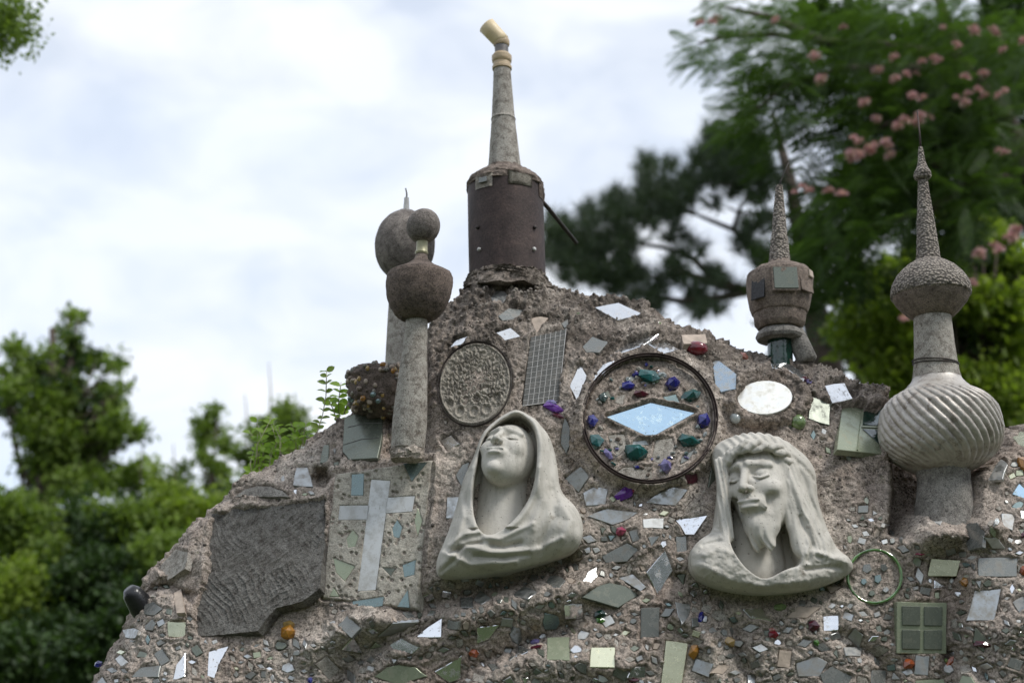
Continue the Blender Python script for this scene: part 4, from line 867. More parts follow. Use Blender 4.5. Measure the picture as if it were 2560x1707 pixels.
def sculpt(u0, u1, v0, v1, w0, w1, res, fn, org, k, name, m, lean=0.0, lx=0.0):
    u = np.arange(u0, u1, res, dtype=np.float32); v = np.arange(v0, v1, res, dtype=np.float32); w_ = np.arange(w0, w1, res, dtype=np.float32)
    P = np.meshgrid(u, v, w_, indexing='ij'); D = fn(P).astype(np.float32)
    D[[0, -1]] = 5; D[:, [0, -1]] = 5; D[:, :, [0, -1]] = 5
    gr = openvdb.FloatGrid(9.0); gr.copyFromArray(np.clip(D, -9, 9)); pts, tri, quad = gr.convertToPolygons(0.0, 0.0)
    pts = pts * res + np.array([u0, v0, w0]); V = np.stack([org[0] + pts[:, 0] * k, org[1] - pts[:, 2] * k + lean * pts[:, 1] * k + lx * pts[:, 0] * k, org[2] + pts[:, 1] * k + 0 * pts[:, 2]], -1)
    quad = np.asarray(quad, np.int32); me = mesh_np(name, V, quad)
    bm = bmesh.new(); bm.from_mesh(me)
    if len(tri): 
        bm.verts.ensure_lookup_table()
        for t in tri:
            try: bm.faces.new([bm.verts[int(i)] for i in t])
            except ValueError: pass
    bmesh.ops.recalc_face_normals(bm, faces=bm.faces)
    for f in bm.faces: f.smooth = True
    bm.to_mesh(me); bm.free()
    mod = None
    o = link(name, me, M[m]); return o
def dome(d, h, s): return h * (1 - np.exp(-np.maximum(d, 0) / s)) + np.minimum(d, 0)
def fold(U, V, P, wd, h): return h * np.exp(-(seg(U, V, P) / wd) ** 2)
px2 = lambda ox, oy, P: [(a - ox, oy - b) for a, b in P]

def soften(Q):
    for _ in range(2):
        Q = [p for (a, b), (c, d) in zip(Q, Q[1:] + Q[:1]) for p in ((a * .75 + c * .25, b * .75 + d * .25), (a * .25 + c * .75, b * .25 + d * .75))]
    return Q
def mary(P):
    U, V = P[0][:, :, 0], P[1][:, :, 0]; c = lambda L_: px2(1270, 1200, L_)
    OUTL = c([(1292, 1004), (1318, 1014), (1345, 1032), (1372, 1068), (1388, 1110), (1396, 1160), (1400, 1225), (1440, 1262), (1456, 1300), (1456, 1345), (1436, 1378), (1380, 1398), (1310, 1420), (1230, 1436), (1120, 1446), (1094, 1436), (1094, 1400), (1110, 1360), (1128, 1310), (1145, 1240), (1160, 1180), (1184, 1130), (1196, 1090), (1212, 1056), (1240, 1030), (1268, 1012)])
    OPN = c([(1291, 1017), (1318, 1032), (1338, 1060), (1344, 1100), (1343, 1150), (1338, 1196), (1330, 1232), (1318, 1262), (1285, 1312), (1230, 1352), (1198, 1336), (1182, 1280), (1184, 1210), (1192, 1160), (1198, 1110), (1216, 1070), (1246, 1042)])
    do = sd(U, V, soften(OUTL)); di = sd(U, V, soften(OPN))
    h = dome(do, 62, 22) - 30 + 8 * sstep(-60, -230, V) + 10 * fbm(U / 60, V / 60, 2, 201)
    h += 12 * np.exp(-((di + 10) / 9.0) ** 2) * (V > -130)                                       # rolled edge of the hood
    for L_, wd, a in ((((1352, 1046), (1378, 1120), (1376, 1200), (1392, 1260)), 9, -10), (((1345, 1180), (1352, 1260), (1330, 1330)), 12, 9), (((1376, 1230), (1384, 1300), (1350, 1370)), 10, -9), (((1400, 1260), (1424, 1310), (1400, 1380)), 12, 9),
                      (((1215, 1354), (1250, 1358), (1330, 1320)), 7, 7), (((1232, 1372), (1260, 1376), (1300, 1366)), 7, -12), (((1160, 1372), (1230, 1392), (1330, 1386), (1400, 1355)), 8, 7), (((1190, 1398), (1260, 1402), (1320, 1392)), 6, -9),
                      (((1110, 1386), (1180, 1420), (1290, 1414)), 8, 9), (((1108, 1430), (1150, 1400), (1152, 1380)), 7, -10), (((1150, 1240), (1160, 1300), (1140, 1370)), 8, 8), (((1176, 1180), (1170, 1260), (1184, 1330)), 7, -7), (((1130, 1370), (1165, 1345), (1200, 1340)), 7, 9), (((1130, 1390), (1170, 1372), (1205, 1366)), 5, -9)):
        h += fold(U, V, c(L_), wd, a)
    W = P[2]; veil = (W - h[..., None]) * 0.75
    veil = smax(veil, -(do[..., None] + 0 * W), 4); veil = np.maximum(veil, -W - 90)
    inner = smax(-(di[..., None] + 0 * W) + 0, -(W + 62), 6)                                     # the opening round the face
    veil = smax(veil, -inner, 5)
    Q = local(P, (0, 66, -36), math.radians(-19), math.radians(-31), math.radians(-5))
    f = face(Q, 1.07)
    neck = cap(P, (-10, 20, -84), (-22, -160, -86), 64, 74)
    d = smin(f, neck, 9); d = np.minimum(d, veil)
    hp_ = [(-72 + 14.4 * q, 96 + 52 * math.sin(math.pi * (0.5 * (q / 5) if q < 5 else 0.5 + 0.45 * (q - 5) / 5)) , 8 + 26 * math.sin(math.pi * q / 10)) for q in range(11)]
    pass
    return d
def hair_lines(U, V, P, wd, amp, freq, k):
    d = seg(U, V, P); return amp * np.sin(d * freq + 3 * fbm(U / 40, V / 40, 2, k)) * np.exp(-(d / wd) ** 2)
def jesus(P):
    c = lambda L_: px2(1890, 1240, L_); U, V = P[0][:, :, 0], P[1][:, :, 0]
    OUTL = c([(1793, 1107), (1820, 1082), (1850, 1070), (1906, 1062), (1950, 1063), (1986, 1075), (2016, 1098), (2041, 1123), (2062, 1158), (2060, 1200), (2055, 1240), (2069, 1300), (2084, 1361), (2120, 1392), (2128, 1415), (2104, 1440), (2032, 1468), (1960, 1482), (1894, 1487), (1830, 1482), (1772, 1471), (1726, 1446), (1712, 1420), (1716, 1380), (1745, 1350), (1778, 1330), (1786, 1290), (1798, 1224), (1802, 1178), (1790, 1140)])
    OPN = c([(1812, 1128), (1850, 1112), (1900, 1112), (1948, 1128), (1960, 1160), (1956, 1240), (1972, 1300), (1976, 1370), (1984, 1420), (1940, 1432), (1885, 1462), (1838, 1430), (1812, 1390), (1806, 1330), (1806, 1240), (1804, 1170)])
    do = sd(U, V, soften(OUTL)); di = sd(U, V, soften(OPN))
    h = dome(do, 66, 24) - 26 + 8 * fbm(U / 55, V / 55, 2, 211) + 4 * sstep(-150, -235, V) - 8 * sstep(120, 200, U)
    for L_, wd, a in ((((1960, 1150), (1985, 1240), (2010, 1330), (2000, 1390)), 12, 10), (((2000, 1160), (2020, 1240), (2056, 1330)), 9, -8), (((2030, 1170), (2040, 1260), (2070, 1350)), 9, 7), (((1990, 1300), (2010, 1370), (1996, 1410)), 6, -8),
                      (((2020, 1390), (2060, 1400), (2100, 1396)), 8, 8), (((1990, 1432), (2040, 1424), (2080, 1420)), 6, -10), (((1740, 1400), (1770, 1380), (1795, 1390)), 9, 6), (((1745, 1372), (1785, 1362)), 6, -9), (((1730, 1424), (1800, 1460), (1890, 1474), (1990, 1460)), 9, 8), (((1994, 1140), (2044, 1190)), 8, -9)):
        h += fold(U, V, c(L_), wd, a)
    h += hair_lines(U, V, c(((1975, 1160), (2000, 1260), (2030, 1390))), 34, 2.0, 0.36, 215) + hair_lines(U, V, c(((1796, 1200), (1790, 1320))), 20, 3, 0.6, 216)
    h += 3.5 * fbm(U / 13, V / 13, 3, 218) * sstep(-100, -150, V)
    W = P[2]; body = (W - h[..., None]) * 0.75; body = smax(body, -(do[..., None] + 0 * W), 4); body = np.maximum(body, -W - 90)
    inner = smax(-(di[..., None] + 0 * W), -(W + 66), 8); body = smax(body, -inner, 6)
    Q = local(P, (27, 28, -28), math.radians(-35), math.radians(0), math.radians(3)); f = face(Q, 1.42, 0.8)
    B = [q / 1.28 for q in Q]
    beard = ell(B, (0, -92, 40), (30, 34, 30)); beard = smin(beard, ell([np.abs(B[0]), B[1], B[2]], (14, -112, 44), (12, 26, 14)), 8)
    beard = beard + 1.1 * np.sin(B[0] * 0.5 + np.sin(B[1] * 0.1) * 2)
    ab = [np.abs(B[0]), B[1], B[2]]; beard = smin(beard, cap(ab, (36, -30, 32), (26, -88, 38), 11, 12), 12)
    mous = cap(ab, (3, -31, 81), (25, -54, 66), 5, 4.5); mous = mous + 0.8 * np.sin(B[0] * 0.9 + B[1] * 0.5)
    d = smin(f, beard, 9); d = smin(d, mous, 7)
    neck = cap(P, (4, 0, -88), (0, -160, -92), 60, 76); d = smin(d, neck, 10); d = np.minimum(d, body)
    # crown of twisted thorn stems over the brow
    for amp, ph, yo, rr_ in ((9, 0.0, 0, 8.5), (9, 2.1, 3, 8), (10, 4.2, -4, 7.5)):
        pts = []
        for k in range(15):
            t = k / 14; a = -1.35 + 2.6 * t; x = 12 + 84 * math.sin(a); y = 122 + 30 * math.cos(a) * 0.9 + amp * math.sin(ph + t * 15) + yo - 26 * t * t - 24 * (1 - t) ** 2; z = 10 + 62 * max(math.cos(a), 0.0) + amp * 0.8 * math.cos(ph + t * 15)
            pts.append((x, y - 14, z))
        for a, b in zip(pts[:-1], pts[1:]): d = smin(d, cap(P, a, b, rr_, rr_), 2.5)
    top = ell(P, (18, 108, -10), (104, 68, 62)) + 2.5 * np.sin(P[0] * 0.28 + P[1] * 0.13) ; d = smin(d, top, 10)
    lock = cap(P, (66, 110, 30), (72, -20, 22), 22, 16); lock = smin(lock, cap(P, (72, -20, 22), (96, -140, 16), 16, 22), 10); lock = lock + 1.0 * np.sin(P[0] * 0.30 + np.sin(P[1] * 0.03) * 3); d = smin(d, lock, 6)
    lock = cap(P, (-84, 84, 14), (-84, -110, 0), 17, 17) + 1.5 * np.sin(P[0] * 0.5 + P[1] * 0.05); d = smin(d, lock, 6)
    return d
def bust(px, py, fn, ext, yoff, name, label, res=2.0):
    c, n = bary_n(px, py, 110.0); o3 = at(px, py, c[1] - yoff); k = depth(o3[1], o3[2]) / FPX
    if openvdb is None: return
    return tag(sculpt(*ext, -94, 112, res, fn, o3, k, name, 'plaster', -n[2] / n[1], -n[0] / n[1]), label, 'bust')
bust(1270, 1200, mary, (-186, 196, -256, 206), 0.068, 'veiled_bust', 'pale plaster bust of a veiled woman with long neck and upturned face')
bust(1890, 1240, jesus, (-188, 248, -256, 190), 0.068, 'bearded_bust', 'pale plaster bust of a bearded man wearing a twisted thorn crown')
# ------------------------------------------------------------------ turned towers
def axis(p0, p1, y):
    """a standing axis from the foot pixel to the top pixel at depth y; f(py) -> point, metres per pixel"""
    A = at(p0[0], p0[1], y); B = at(p1[0], p1[1], y)
    def f(py):
        t = (p0[1] - py) / (p0[1] - p1[1]); t = float(t)
        z = at(0, py, y)[2]; t = (z - A[2]) / (B[2] - A[2]); P = A + (B - A) * t
        return P, depth(P[1], P[2]) / FPX
    return f
def lathe(name, f, prof, m, parent, seg_=48, flute=None, rough=0.0, smooth=True, sub=1, ph=0.0):
    pr = []
    for (a, b) in zip(prof[:-1], prof[1:]):
        for q in range(sub): t = q / sub; pr.append((a[0] + (b[0] - a[0]) * t, a[1] + (b[1] - a[1]) * t))
    pr.append(prof[-1]); V = []; ang = np.linspace(0, 2 * np.pi, seg_, endpoint=False) + ph
    for i, (py, hw) in enumerate(pr):
        P, k = f(py); r = np.full(seg_, hw * k)
        if flute: r = r * (1 + flute(ang, i / (len(pr) - 1)))
        if rough: r = r + rough * fbm(np.cos(ang) * 6 + i * 0.16, np.sin(ang) * 6 + i * 0.33, 3, 301) + rough * 0.5 * fbm(np.cos(ang) * 11 + i, np.sin(ang) * 11, 2, 305)
        V.append(np.stack([P[0] + r * np.cos(ang), P[1] + r * np.sin(ang), np.full(seg_, P[2]) + (rough * 0.5 * fbm(ang * 3, ang * 0 + i, 2, 9) if rough else 0)], -1))
    V = np.array(V); n = len(pr); F = grid_faces(n, seg_, True)
    P0 = f(pr[0][0])[0]; P1 = f(pr[-1][0])[0]
    allv = np.concatenate([V.reshape(-1, 3), [P0, P1]]); i0 = n * seg_
    me = mesh_np(name, allv, F); bm = bmesh.new(); bm.from_mesh(me); bm.verts.ensure_lookup_table()
    for k in range(seg_):
        bm.faces.new((bm.verts[i0], bm.verts[k], bm.verts[(k + 1) % seg_])); bm.faces.new((bm.verts[i0 + 1], bm.verts[(n - 1) * seg_ + (k + 1) % seg_], bm.verts[(n - 1) * seg_ + k]))
    bmesh.ops.recalc_face_normals(bm, faces=bm.faces); bm.to_mesh(me); bm.free()
    o = child(name, me, M[m], parent, smooth)
    if smooth:
        es = me.attributes.new('sharp_edge', 'BOOLEAN', 'EDGE') if 'sharp_edge' not in me.attributes else me.attributes['sharp_edge']
        bm = bmesh.new(); bm.from_mesh(me); sh = [len(e.link_faces) == 2 and e.calc_face_angle(0) > 0.75 for e in bm.edges]; bm.free()
        es.data.foreach_set('value', sh)
    return o
def rodp(name, pts, rad, m, parent, n=8):
    return child(name, MB().tube(pts, rad, n).mesh(name), M[m], parent, True)
def arc(c, r0, r1, a0, a1, n=8):
    return [(c + 0, 0)]

# chimney tower
y0 = 0.47; f = axis((1269, 708), (1255, 170), y0); T = empty('chimney_tower', f(708)[0], 'tallest tower, rusty steel drum with tapering cement flue and cream elbow pipe', 'tower')
lathe('mortar_collar', f, [(740, 120), (715, 108), (702, 101), (694, 97)], 'cement', T, 96, rough=0.013, sub=5)
DR = lathe('steel_drum', f, [(706, 96), (600, 95.5), (500, 94.5), (470, 94)], 'rust', T, 96, sub=4)
lathe('cement_cap', f, [(476, 96.5), (466, 97), (458, 93), (448, 84), (440, 70), (432, 56), (426, 46), (420, 42)], 'stone_brown', T, 96, rough=0.006, sub=4)
lathe('flue', f, [(428, 42.5), (380, 37), (301, 29.5), (299, 31), (296, 29), (240, 25), (175, 21.5)], 'stone_pale', T, 64, rough=0.0010, sub=6)
lathe('pipe_collar', f, [(176, 22), (174, 24.5), (168, 24.5), (166, 22), (158, 21.5), (156, 24), (150, 25), (142, 25), (140, 22), (136, 20)], 'tan_plastic', T, 48)
lathe('iron_stub', f, [(140, 17), (120, 17), (108, 16.5)], 'pipe_grey', T, 32)
lathe('pipe_socket', f, [(116, 18), (113, 20.5), (104, 20.5), (100, 19)], 'tan_plastic', T, 32)
P0, k = f(104); P1 = at(1216, 64, y0 - 0.01)
d = P1 - P0; d /= np.linalg.norm(d)
rodp('elbow_pipe', [P0 - d * 0.004, P0 + d * 0.012, P0 + d * 0.04, P1, P1 + d * 0.004], [20.5 * k, 21 * k, 21.5 * k, 22.5 * k, 18 * k], 'cream_plastic', T, 32)
for (cx, cy, hw, hh, dark) in ((1214, 484, 21, 17, 0), (1303, 480, 29, 17, 0), (1368 - 10, 490, 8, 20, 1)):
    P, k = f(cy); a0, a1 = [math.asin(max(-1, min(1, (cx + s_ * hw - 1266) / 96.0))) for s_ in (-1, 1)]; R = 96.2 * k
    pts = []; 
    bm = bmesh.new(); g_ = []
    for j in range(5):
        row = []
        for i in range(9):
            a = a0 + (a1 - a0) * i / 8; z = P[2] + (hh - 2 * hh * j / 4) * k * 1.04
            rr_ = R + 0.004 * (0.5 + vnoise(np.array([i * 0.9 + cx]), np.array([j * 1.1]))[0] * 0.7) * (0 < i < 8 and 0 < j < 4)
            row.append(bm.verts.new((P[0] + rr_ * math.sin(a), P[1] - rr_ * math.cos(a), z)))
        g_.append(row)
    for j in range(4):
        for i in range(8): bm.faces.new((g_[j][i], g_[j + 1][i], g_[j + 1][i + 1], g_[j][i + 1]))
    r_e = bmesh.ops.solidify(bm, geom=bm.faces[:], thickness=0.004)
    bmesh.ops.recalc_face_normals(bm, faces=bm.faces); me = bpy.data.meshes.new('window_patch'); bm.to_mesh(me); bm.free()
    child('window_patch', me, M['plaque' if not dark else 'stone_brown'], T, True)
P, k = f(484); a = math.asin((1214 - 1266) / 96.0); R = 100.5 * k
link_ = MB().box((P[0] + R * math.sin(a), P[1] - R * math.cos(a), P[2] + 0.001), (0.028, 0.004, 0.017), Matrix.Rotation(a, 4, 'Z')).mesh('window_glass', 0.001); child('window_glass', link_, M['glass_grey'], T)
for (cx, cy) in ((1197, 593), (1336, 593), (1333, 648), (1200, 648)):
    P, k = f(cy); a = math.asin((cx - 1267) / 96.0); q = np.array([P[0] + 95.6 * k * math.sin(a), P[1] - 95.6 * k * math.cos(a), P[2]]); dn = np.array([math.sin(a), -math.cos(a), 0])
    rodp('bolt', [q, q + dn * 0.006], [0.007, 0.0055], 'whitebar' if cy == 648 else 'bar', T, 6)
rodp('iron_bar', [at(1352, 500, y0 + 0.06), at(1372, 522, y0 + 0.10), at(1441, 608, y0 + 0.22)], 0.0068, 'bar', T, 10)

# ball posts
y1 = 0.12; f = axis((1020, 1115), (1059, 560), y1); T = empty('ball_post', f(1115)[0], 'pale speckled post with dark bowl and small ball on top, standing in front', 'post')
lathe('column', f, [(1122, 42), (1060, 44), (960, 38), (860, 30), (810, 28), (795, 27)], 'stone_pale', T, 48, rough=0.0012, sub=5)
lathe('bowl', f, [(802, 27), (799, 40), (788, 55), (768, 70), (742, 80), (712, 84), (694, 83), (686, 79), (678, 62), (668, 42), (656, 25), (650, 18)], 'stone_dark', T, 64, rough=0.0022, sub=4)
lathe('neck', f, [(656, 20), (640, 15), (632, 13)], 'stone_brown', T, 24, sub=2)
lathe('coupling', f, [(636, 15.5), (632, 17), (628, 15), (608, 14), (600, 17), (596, 17)], 'couple', T, 24)
lathe('ball', f, [(566 + 42 * math.cos(a), 42 * math.sin(a) + 0.3) for a in [math.pi * q / 18 for q in range(19)]], 'stone_ball', T, 48, rough=0.0012)
lathe('mortar_foot', f, [(1150, 40), (1138, 43), (1124, 42), (1112, 36)], 'cement', T, 40, rough=0.007, sub=4)
y2 = 0.62; f = axis((1003, 930), (1017, 480), y2); T = empty('ball_post', f(930)[0], 'taller post behind with a large mottled egg shaped head and thin pin', 'post')
lathe('column', f, [(1000, 44), (930, 42), (775, 37), (680, 34)], 'stone_pale', T, 40, rough=0.001, sub=4)
lathe('egg_head', f, [(615 + 88 * math.cos(a), 75 * math.sin(a) + 0.3) for a in [math.pi * q / 20 for q in range(21)]], 'stone_ball', T, 56, rough=0.003)
lathe('pin_sleeve', f, [(535, 9), (515, 7), (495, 6)], 'whitebar', T, 12)
rodp('pin', [f(500)[0], f(484)[0], at(1014, 471, y2)], [0.003, 0.0025, 0.002], 'bar', T, 6)

# lantern tower
y3 = 0.42; f = axis((1950, 925), (1948, 460), y3); T = empty('lantern_tower', f(925)[0], 'cement spire on a lantern shaped head with square windows and green bottle stem', 'tower')
lathe('bottle_stem', f, [(935, 33), (860, 31), (835, 30), (822, 26)], 'bottle', T, 32, smooth=True)
lathe('saucer', f, [(852, 30), (850, 56), (842, 60), (832, 56), (822, 44), (816, 40)], 'pipe_stone', T, 48, rough=0.0015, sub=2)
lathe('lantern_head', f, [(824, 36), (822, 54), (812, 62), (800, 64), (786, 66), (784, 69), (770, 74), (735, 81), (705, 83), (690, 81), (686, 79)], 'stone_brown', T, 56, rough=0.0016, sub=3)
lathe('roof', f, [(696, 79), (688, 80), (682, 76), (674, 66), (668, 48), (660, 30), (654, 28)], 'stone_brown', T, 10, rough=0.002, smooth=False)
lathe('spire', f, [(664, 28), (640, 25.5), (606, 22), (600, 22.5), (598, 20.5), (540, 15.5), (480, 10), (464, 8)], 'pebbledash', T, 32, rough=0.0016, sub=5)
rodp('spike', [at(1950, 466, y3), at(1952, 452, y3), at(1962, 428, y3), at(1972, 405, y3)], [0.003, 0.002, 0.0018, 0.0015], 'bar', T, 6)
def patch(cx, cy, hw, hh, cxa, R0, m, name, dy=0, lift=0.002):
    P, k = f(cy); a = math.asin(max(-0.97, min(0.97, (cx - cxa) / R0))); R = R0 * k + lift; tilt = math.radians(-7)
    return MB().box((P[0] + R * math.sin(a), P[1] - R * math.cos(a), P[2]), (2 * hw * k, 0.006, 2 * hh * k), Matrix.Rotation(a, 4, 'Z') @ Matrix.Rotation(tilt, 4, 'X')).mesh(name, 0.0012)
child('window_frame', patch(1954, 722, 34, 34, 1954, 80, 'x', 'window_frame', lift=0.000), M['stone_brown'], T)
child('window', patch(1954, 722, 29, 29, 1954, 80, 'x', 'window', lift=0.003), M['glass_sage'], T)
child('window', patch(1892, 735, 21, 31, 1954, 80, 'x', 'window', lift=0.000), M['black'], T)
child('window', patch(2008, 722, 24, 29, 1954, 80, 'x', 'window', lift=-0.001), M['stone_brown'], T)
child('window', patch(2020, 700, 12, 10, 1954, 80, 'x', 'window', lift=0.003), M['tan_stone'], T)
A, B = at(1985, 828, y3 + 0.0), at(2018, 900, y3 - 0.02)
T2 = empty('pipe_fragment', B, 'broken grey pipe piece leaning against the green bottle stem', 'pipe')
child('pipe_wall', MB().tube([A, A + (B - A) * 0.3, B, B + (B - A) * 0.08], [0.026, 0.029, 0.030, 0.022], 20).mesh('pipe_wall'), M['pipe_stone'], T2, True)

# fluted urn tower
y4 = 0.22; f = axis((2358, 1180), (2301, 360), y4); T = empty('urn_tower', f(1180)[0], 'tall pebbled spire over a flying saucer disc, column and spiral fluted silvery urn', 'tower')
lathe('urn_foot', f, [(1345, 96), (1300, 80), (1250, 72), (1200, 64), (1170, 68), (1155, 84)], 'pipe_stone', T, 72, rough=0.0040, sub=4)
tw = lambda A, t: 0.055 * (np.abs(np.sin(17 * (A + 1.75 * t))) ** 0.75 - 0.5) * np.clip(min(t, 1 - t) * 7, 0, 1)
lathe('fluted_urn', f, [(1180, 66), (1166, 92), (1148, 118), (1128, 136), (1104, 146), (1078, 149), (1052, 146), (1026, 140), (1008, 128), (993, 112), (981, 92), (974, 80)], 'bulb', T, 456, flute=tw, sub=8)
lathe('urn_shoulder', f, [(992, 104), (985, 96), (976, 84), (968, 76), (960, 68), (950, 61), (940, 57)], 'bulb', T, 56, rough=0.0015, sub=2)
lathe('column', f, [(946, 60), (930, 56), (905, 53), (860, 49), (800, 46), (785, 46)], 'stone_pale', T, 56, rough=0.0010, sub=5)
lathe('disc_underside', f, [(794, 48), (789, 56), (779, 67), (767, 78), (755, 88), (742, 94.5)], 'stone_brown', T, 72, sub=2)
lathe('disc', f, [(744, 93), (740, 98), (732, 98.5), (720, 97), (706, 92), (690, 82), (674, 67), (662, 50), (652, 33)], 'pebbledash', T, 90, rough=0.0020, sub=4)
lathe('spire', f, [(660, 32), (640, 29), (560, 22), (480, 14), (448, 11)], 'pebbledash', T, 40, rough=0.0020, sub=8)
lathe('finial', f, [(452, 12), (446, 20), (438, 22), (430, 20), (420, 14), (404, 9), (385, 7), (368, 5)], 'pebbledash', T, 28, rough=0.0016, sub=3)
rodp('spike', [f(372)[0], at(2299, 330, y4), at(2293, 276, y4)], [0.003, 0.0022, 0.0018], 'rust', T, 6)
W1 = []
for k in range(40):
    a = 2 * math.pi * k / 20; P, kk = f(915 + 4 * math.sin(a * 0.5) - 22 * (0.5 + 0.5 * math.sin(a - 0.6)) * 0.6); W1.append((P[0] + 56 * kk * math.cos(a), P[1] + 56 * kk * math.sin(a), P[2]))
rodp('tie_wire', W1, 0.0016, 'bar', T, 5)

# dark gravel lump with coloured pebbles left of the posts
gc = at(935, 985, 0.33); GL = empty('pebble_lump', gc, 'dark lump of stuck together pebbles at the shoulder beside the posts', 'stone lump')
bm = bmesh.new(); bmesh.ops.create_icosphere(bm, subdivisions=5, radius=1); co = np.array([v.co[:] for v in bm.verts]); kk = depth(gc[1], gc[2]) / FPX
nn_ = co.copy(); sc_ = np.array([76 * kk, 0.10, 60 * kk]); d_ = 1 + 0.26 * fbm(co[:, 0] * 2 + co[:, 1], co[:, 2] * 2, 3, 401)
w1, w2, wi = worley(co[:, 0] * 9 + co[:, 1] * 4, co[:, 2] * 9 - co[:, 1] * 3, 402); d_ += 0.07 * np.clip(1 - w1 * 1.2, 0, 1)
co = np.sign(co) * np.abs(co) ** 0.7 * sc_ * d_[:, None] + gc + np.array([0.012, 0, 0.0])
for v, q in zip(bm.verts, co): v.co = q
for fc in bm.faces: fc.smooth = True
me = bpy.data.meshes.new('lump_body'); bm.to_mesh(me); bm.free(); child('lump_body', me, M['stone_dark'], GL)
pm = [('pebble', 'amber'), ('pebble', 'gold'), ('pebble', 'stone_pale'), ('pebble', 'stone_brown'), ('pebble', 'pipe_stone'), ('pebble', 'glass_pond'), ('pebble', 'tan_stone')]
idx = [i for i in range(len(co)) if co[i, 1] < gc[1] - 0.01]; rnd.shuffle(idx)
for i in idx[:110]:
    nm, mm = rnd.choices(pm, [1, 1.5, 4, 9, 6, 1.5, 2])[0]; me = gem_mesh(*(rnd.uniform(0.0045, 0.010) for _ in range(3)), False, i); me.transform(Matrix.Translation(Vector(co[i]))); child(nm, me, M[mm], GL, True)
# dark bottle neck poking out of the left edge
A, B = at(385, 1556, 0.36), at(330, 1482, 0.30); BT = empty('black_bottle', A, 'black glass bottle poking out of the left slope', 'bottle')
child('bottle_body', MB().tube([A + (A - B), A, A + (B - A) * 0.6, B, B + (B - A) * 0.15], [0.036, 0.036, 0.034, 0.026, 0.016], 24).mesh('bottle_body'), M['black'], BT, True)

# ------------------------------------------------------------------ ground
g_ = np.linspace(-1, 1, 90); gx_, gy_ = np.meshgrid(np.sign(g_) * np.abs(g_) ** 2.2 * 600, np.sign(g_) * np.abs(g_) ** 2.2 * 600)
gz = 0.15 * fbm(gx_ / 9, gy_ / 9, 3, 500) * np.clip(np.hypot(gx_, gy_) / 8 - 0.4, 0, 1)
def grassm(t, p):
    c = ramp(t, nz(t, 1.2, 8, 0.7), [(0.3, (0.035, 0.055, 0.018)), (0.6, (0.07, 0.10, 0.03)), (0.8, (0.12, 0.11, 0.06))]); t.links.new(c, p.inputs['Base Color']); setp(p, Roughness=0.95); bump(t, p, nz(t, 30, 5, 0.7), 0.03)
M['lawn'] = mat('lawn', grassm)
o = link('ground', mesh_np('ground', np.stack([gx_, gy_, gz - 0.01], -1), grid_faces(90, 90)), M['lawn'], smooth=True); tag(o, 'green lawn around the shrine', None, kind='structure')

# ------------------------------------------------------------------ foliage
def leaves(C, size, droop=0.2, fold_=0.25, aspect=0.55, seed=1, out=None, upright=0.5):
    """one folded leaf (two triangles a side) at each centre"""
    r = np.random.RandomState(seed); n = len(C)
    d = r.normal(size=(n, 3)); d[:, 2] -= droop
    if out is not None: d += out * 0.8
    d /= np.linalg.norm(d, axis=1, keepdims=True)
    nn = r.normal(size=(n, 3)) * (1 - upright) + np.array([0, 0, 1.0]) * upright * 1.5; s = np.cross(d, nn); s /= np.linalg.norm(s, axis=1, keepdims=True) + 1e-9; u = np.cross(s, d)
    L_ = (size * (0.6 + 0.8 * r.rand(n)))[:, None]; W = L_ * aspect * 0.5
    a = C; b = C + d * L_; m1 = C + d * L_ * 0.45 + s * W + u * W * fold_; m2 = C + d * L_ * 0.45 - s * W + u * W * fold_; mid = C + d * L_ * 0.5
    V = np.stack([a, m1, b, m2], 1).reshape(-1, 3); k = np.arange(n)[:, None] * 4
    F = np.concatenate([k + [0, 1, 2], k + [0, 2, 3]], 1).reshape(-1, 3); return V, F
def lobes_pts(lobes, y, dens, seed, thick=1.0, clump=0.16, yj=0.4):
    """points filling crown lobes given as (px, py, radius px)"""
    r = np.random.RandomState(seed); out = []; dirs = []
    for (lx, ly, lr) in lobes:
        yy = y + r.uniform(-yj, yj); c = at(lx, ly, yy); k = depth(c[1], c[2]) / FPX; R = lr * k
        nc = max(4, int(dens * 2.3 * (lr / 40.0) ** 2))
        v = r.normal(size=(nc, 3)); v /= np.linalg.norm(v, axis=1, keepdims=True); v *= (r.rand(nc, 1) ** 0.5) * R * np.array([1, thick, 1]) * (0.8 + 0.3 * r.rand(nc, 1) + 0.5 * (r.rand(nc, 1) < 0.12))
        cc_ = c + v
        for q in cc_:
            m = r.randint(7, 16); p = r.normal(size=(m, 3)) * np.array([1, 1, 0.7]) * max(clump * R, 0.06) * r.uniform(0.5, 1.2); out.append(q + p)
            dd = (q - c) / (R + 1e-6); dirs.append(np.repeat(dd[None], m, 0))
    return np.concatenate(out), np.concatenate(dirs)
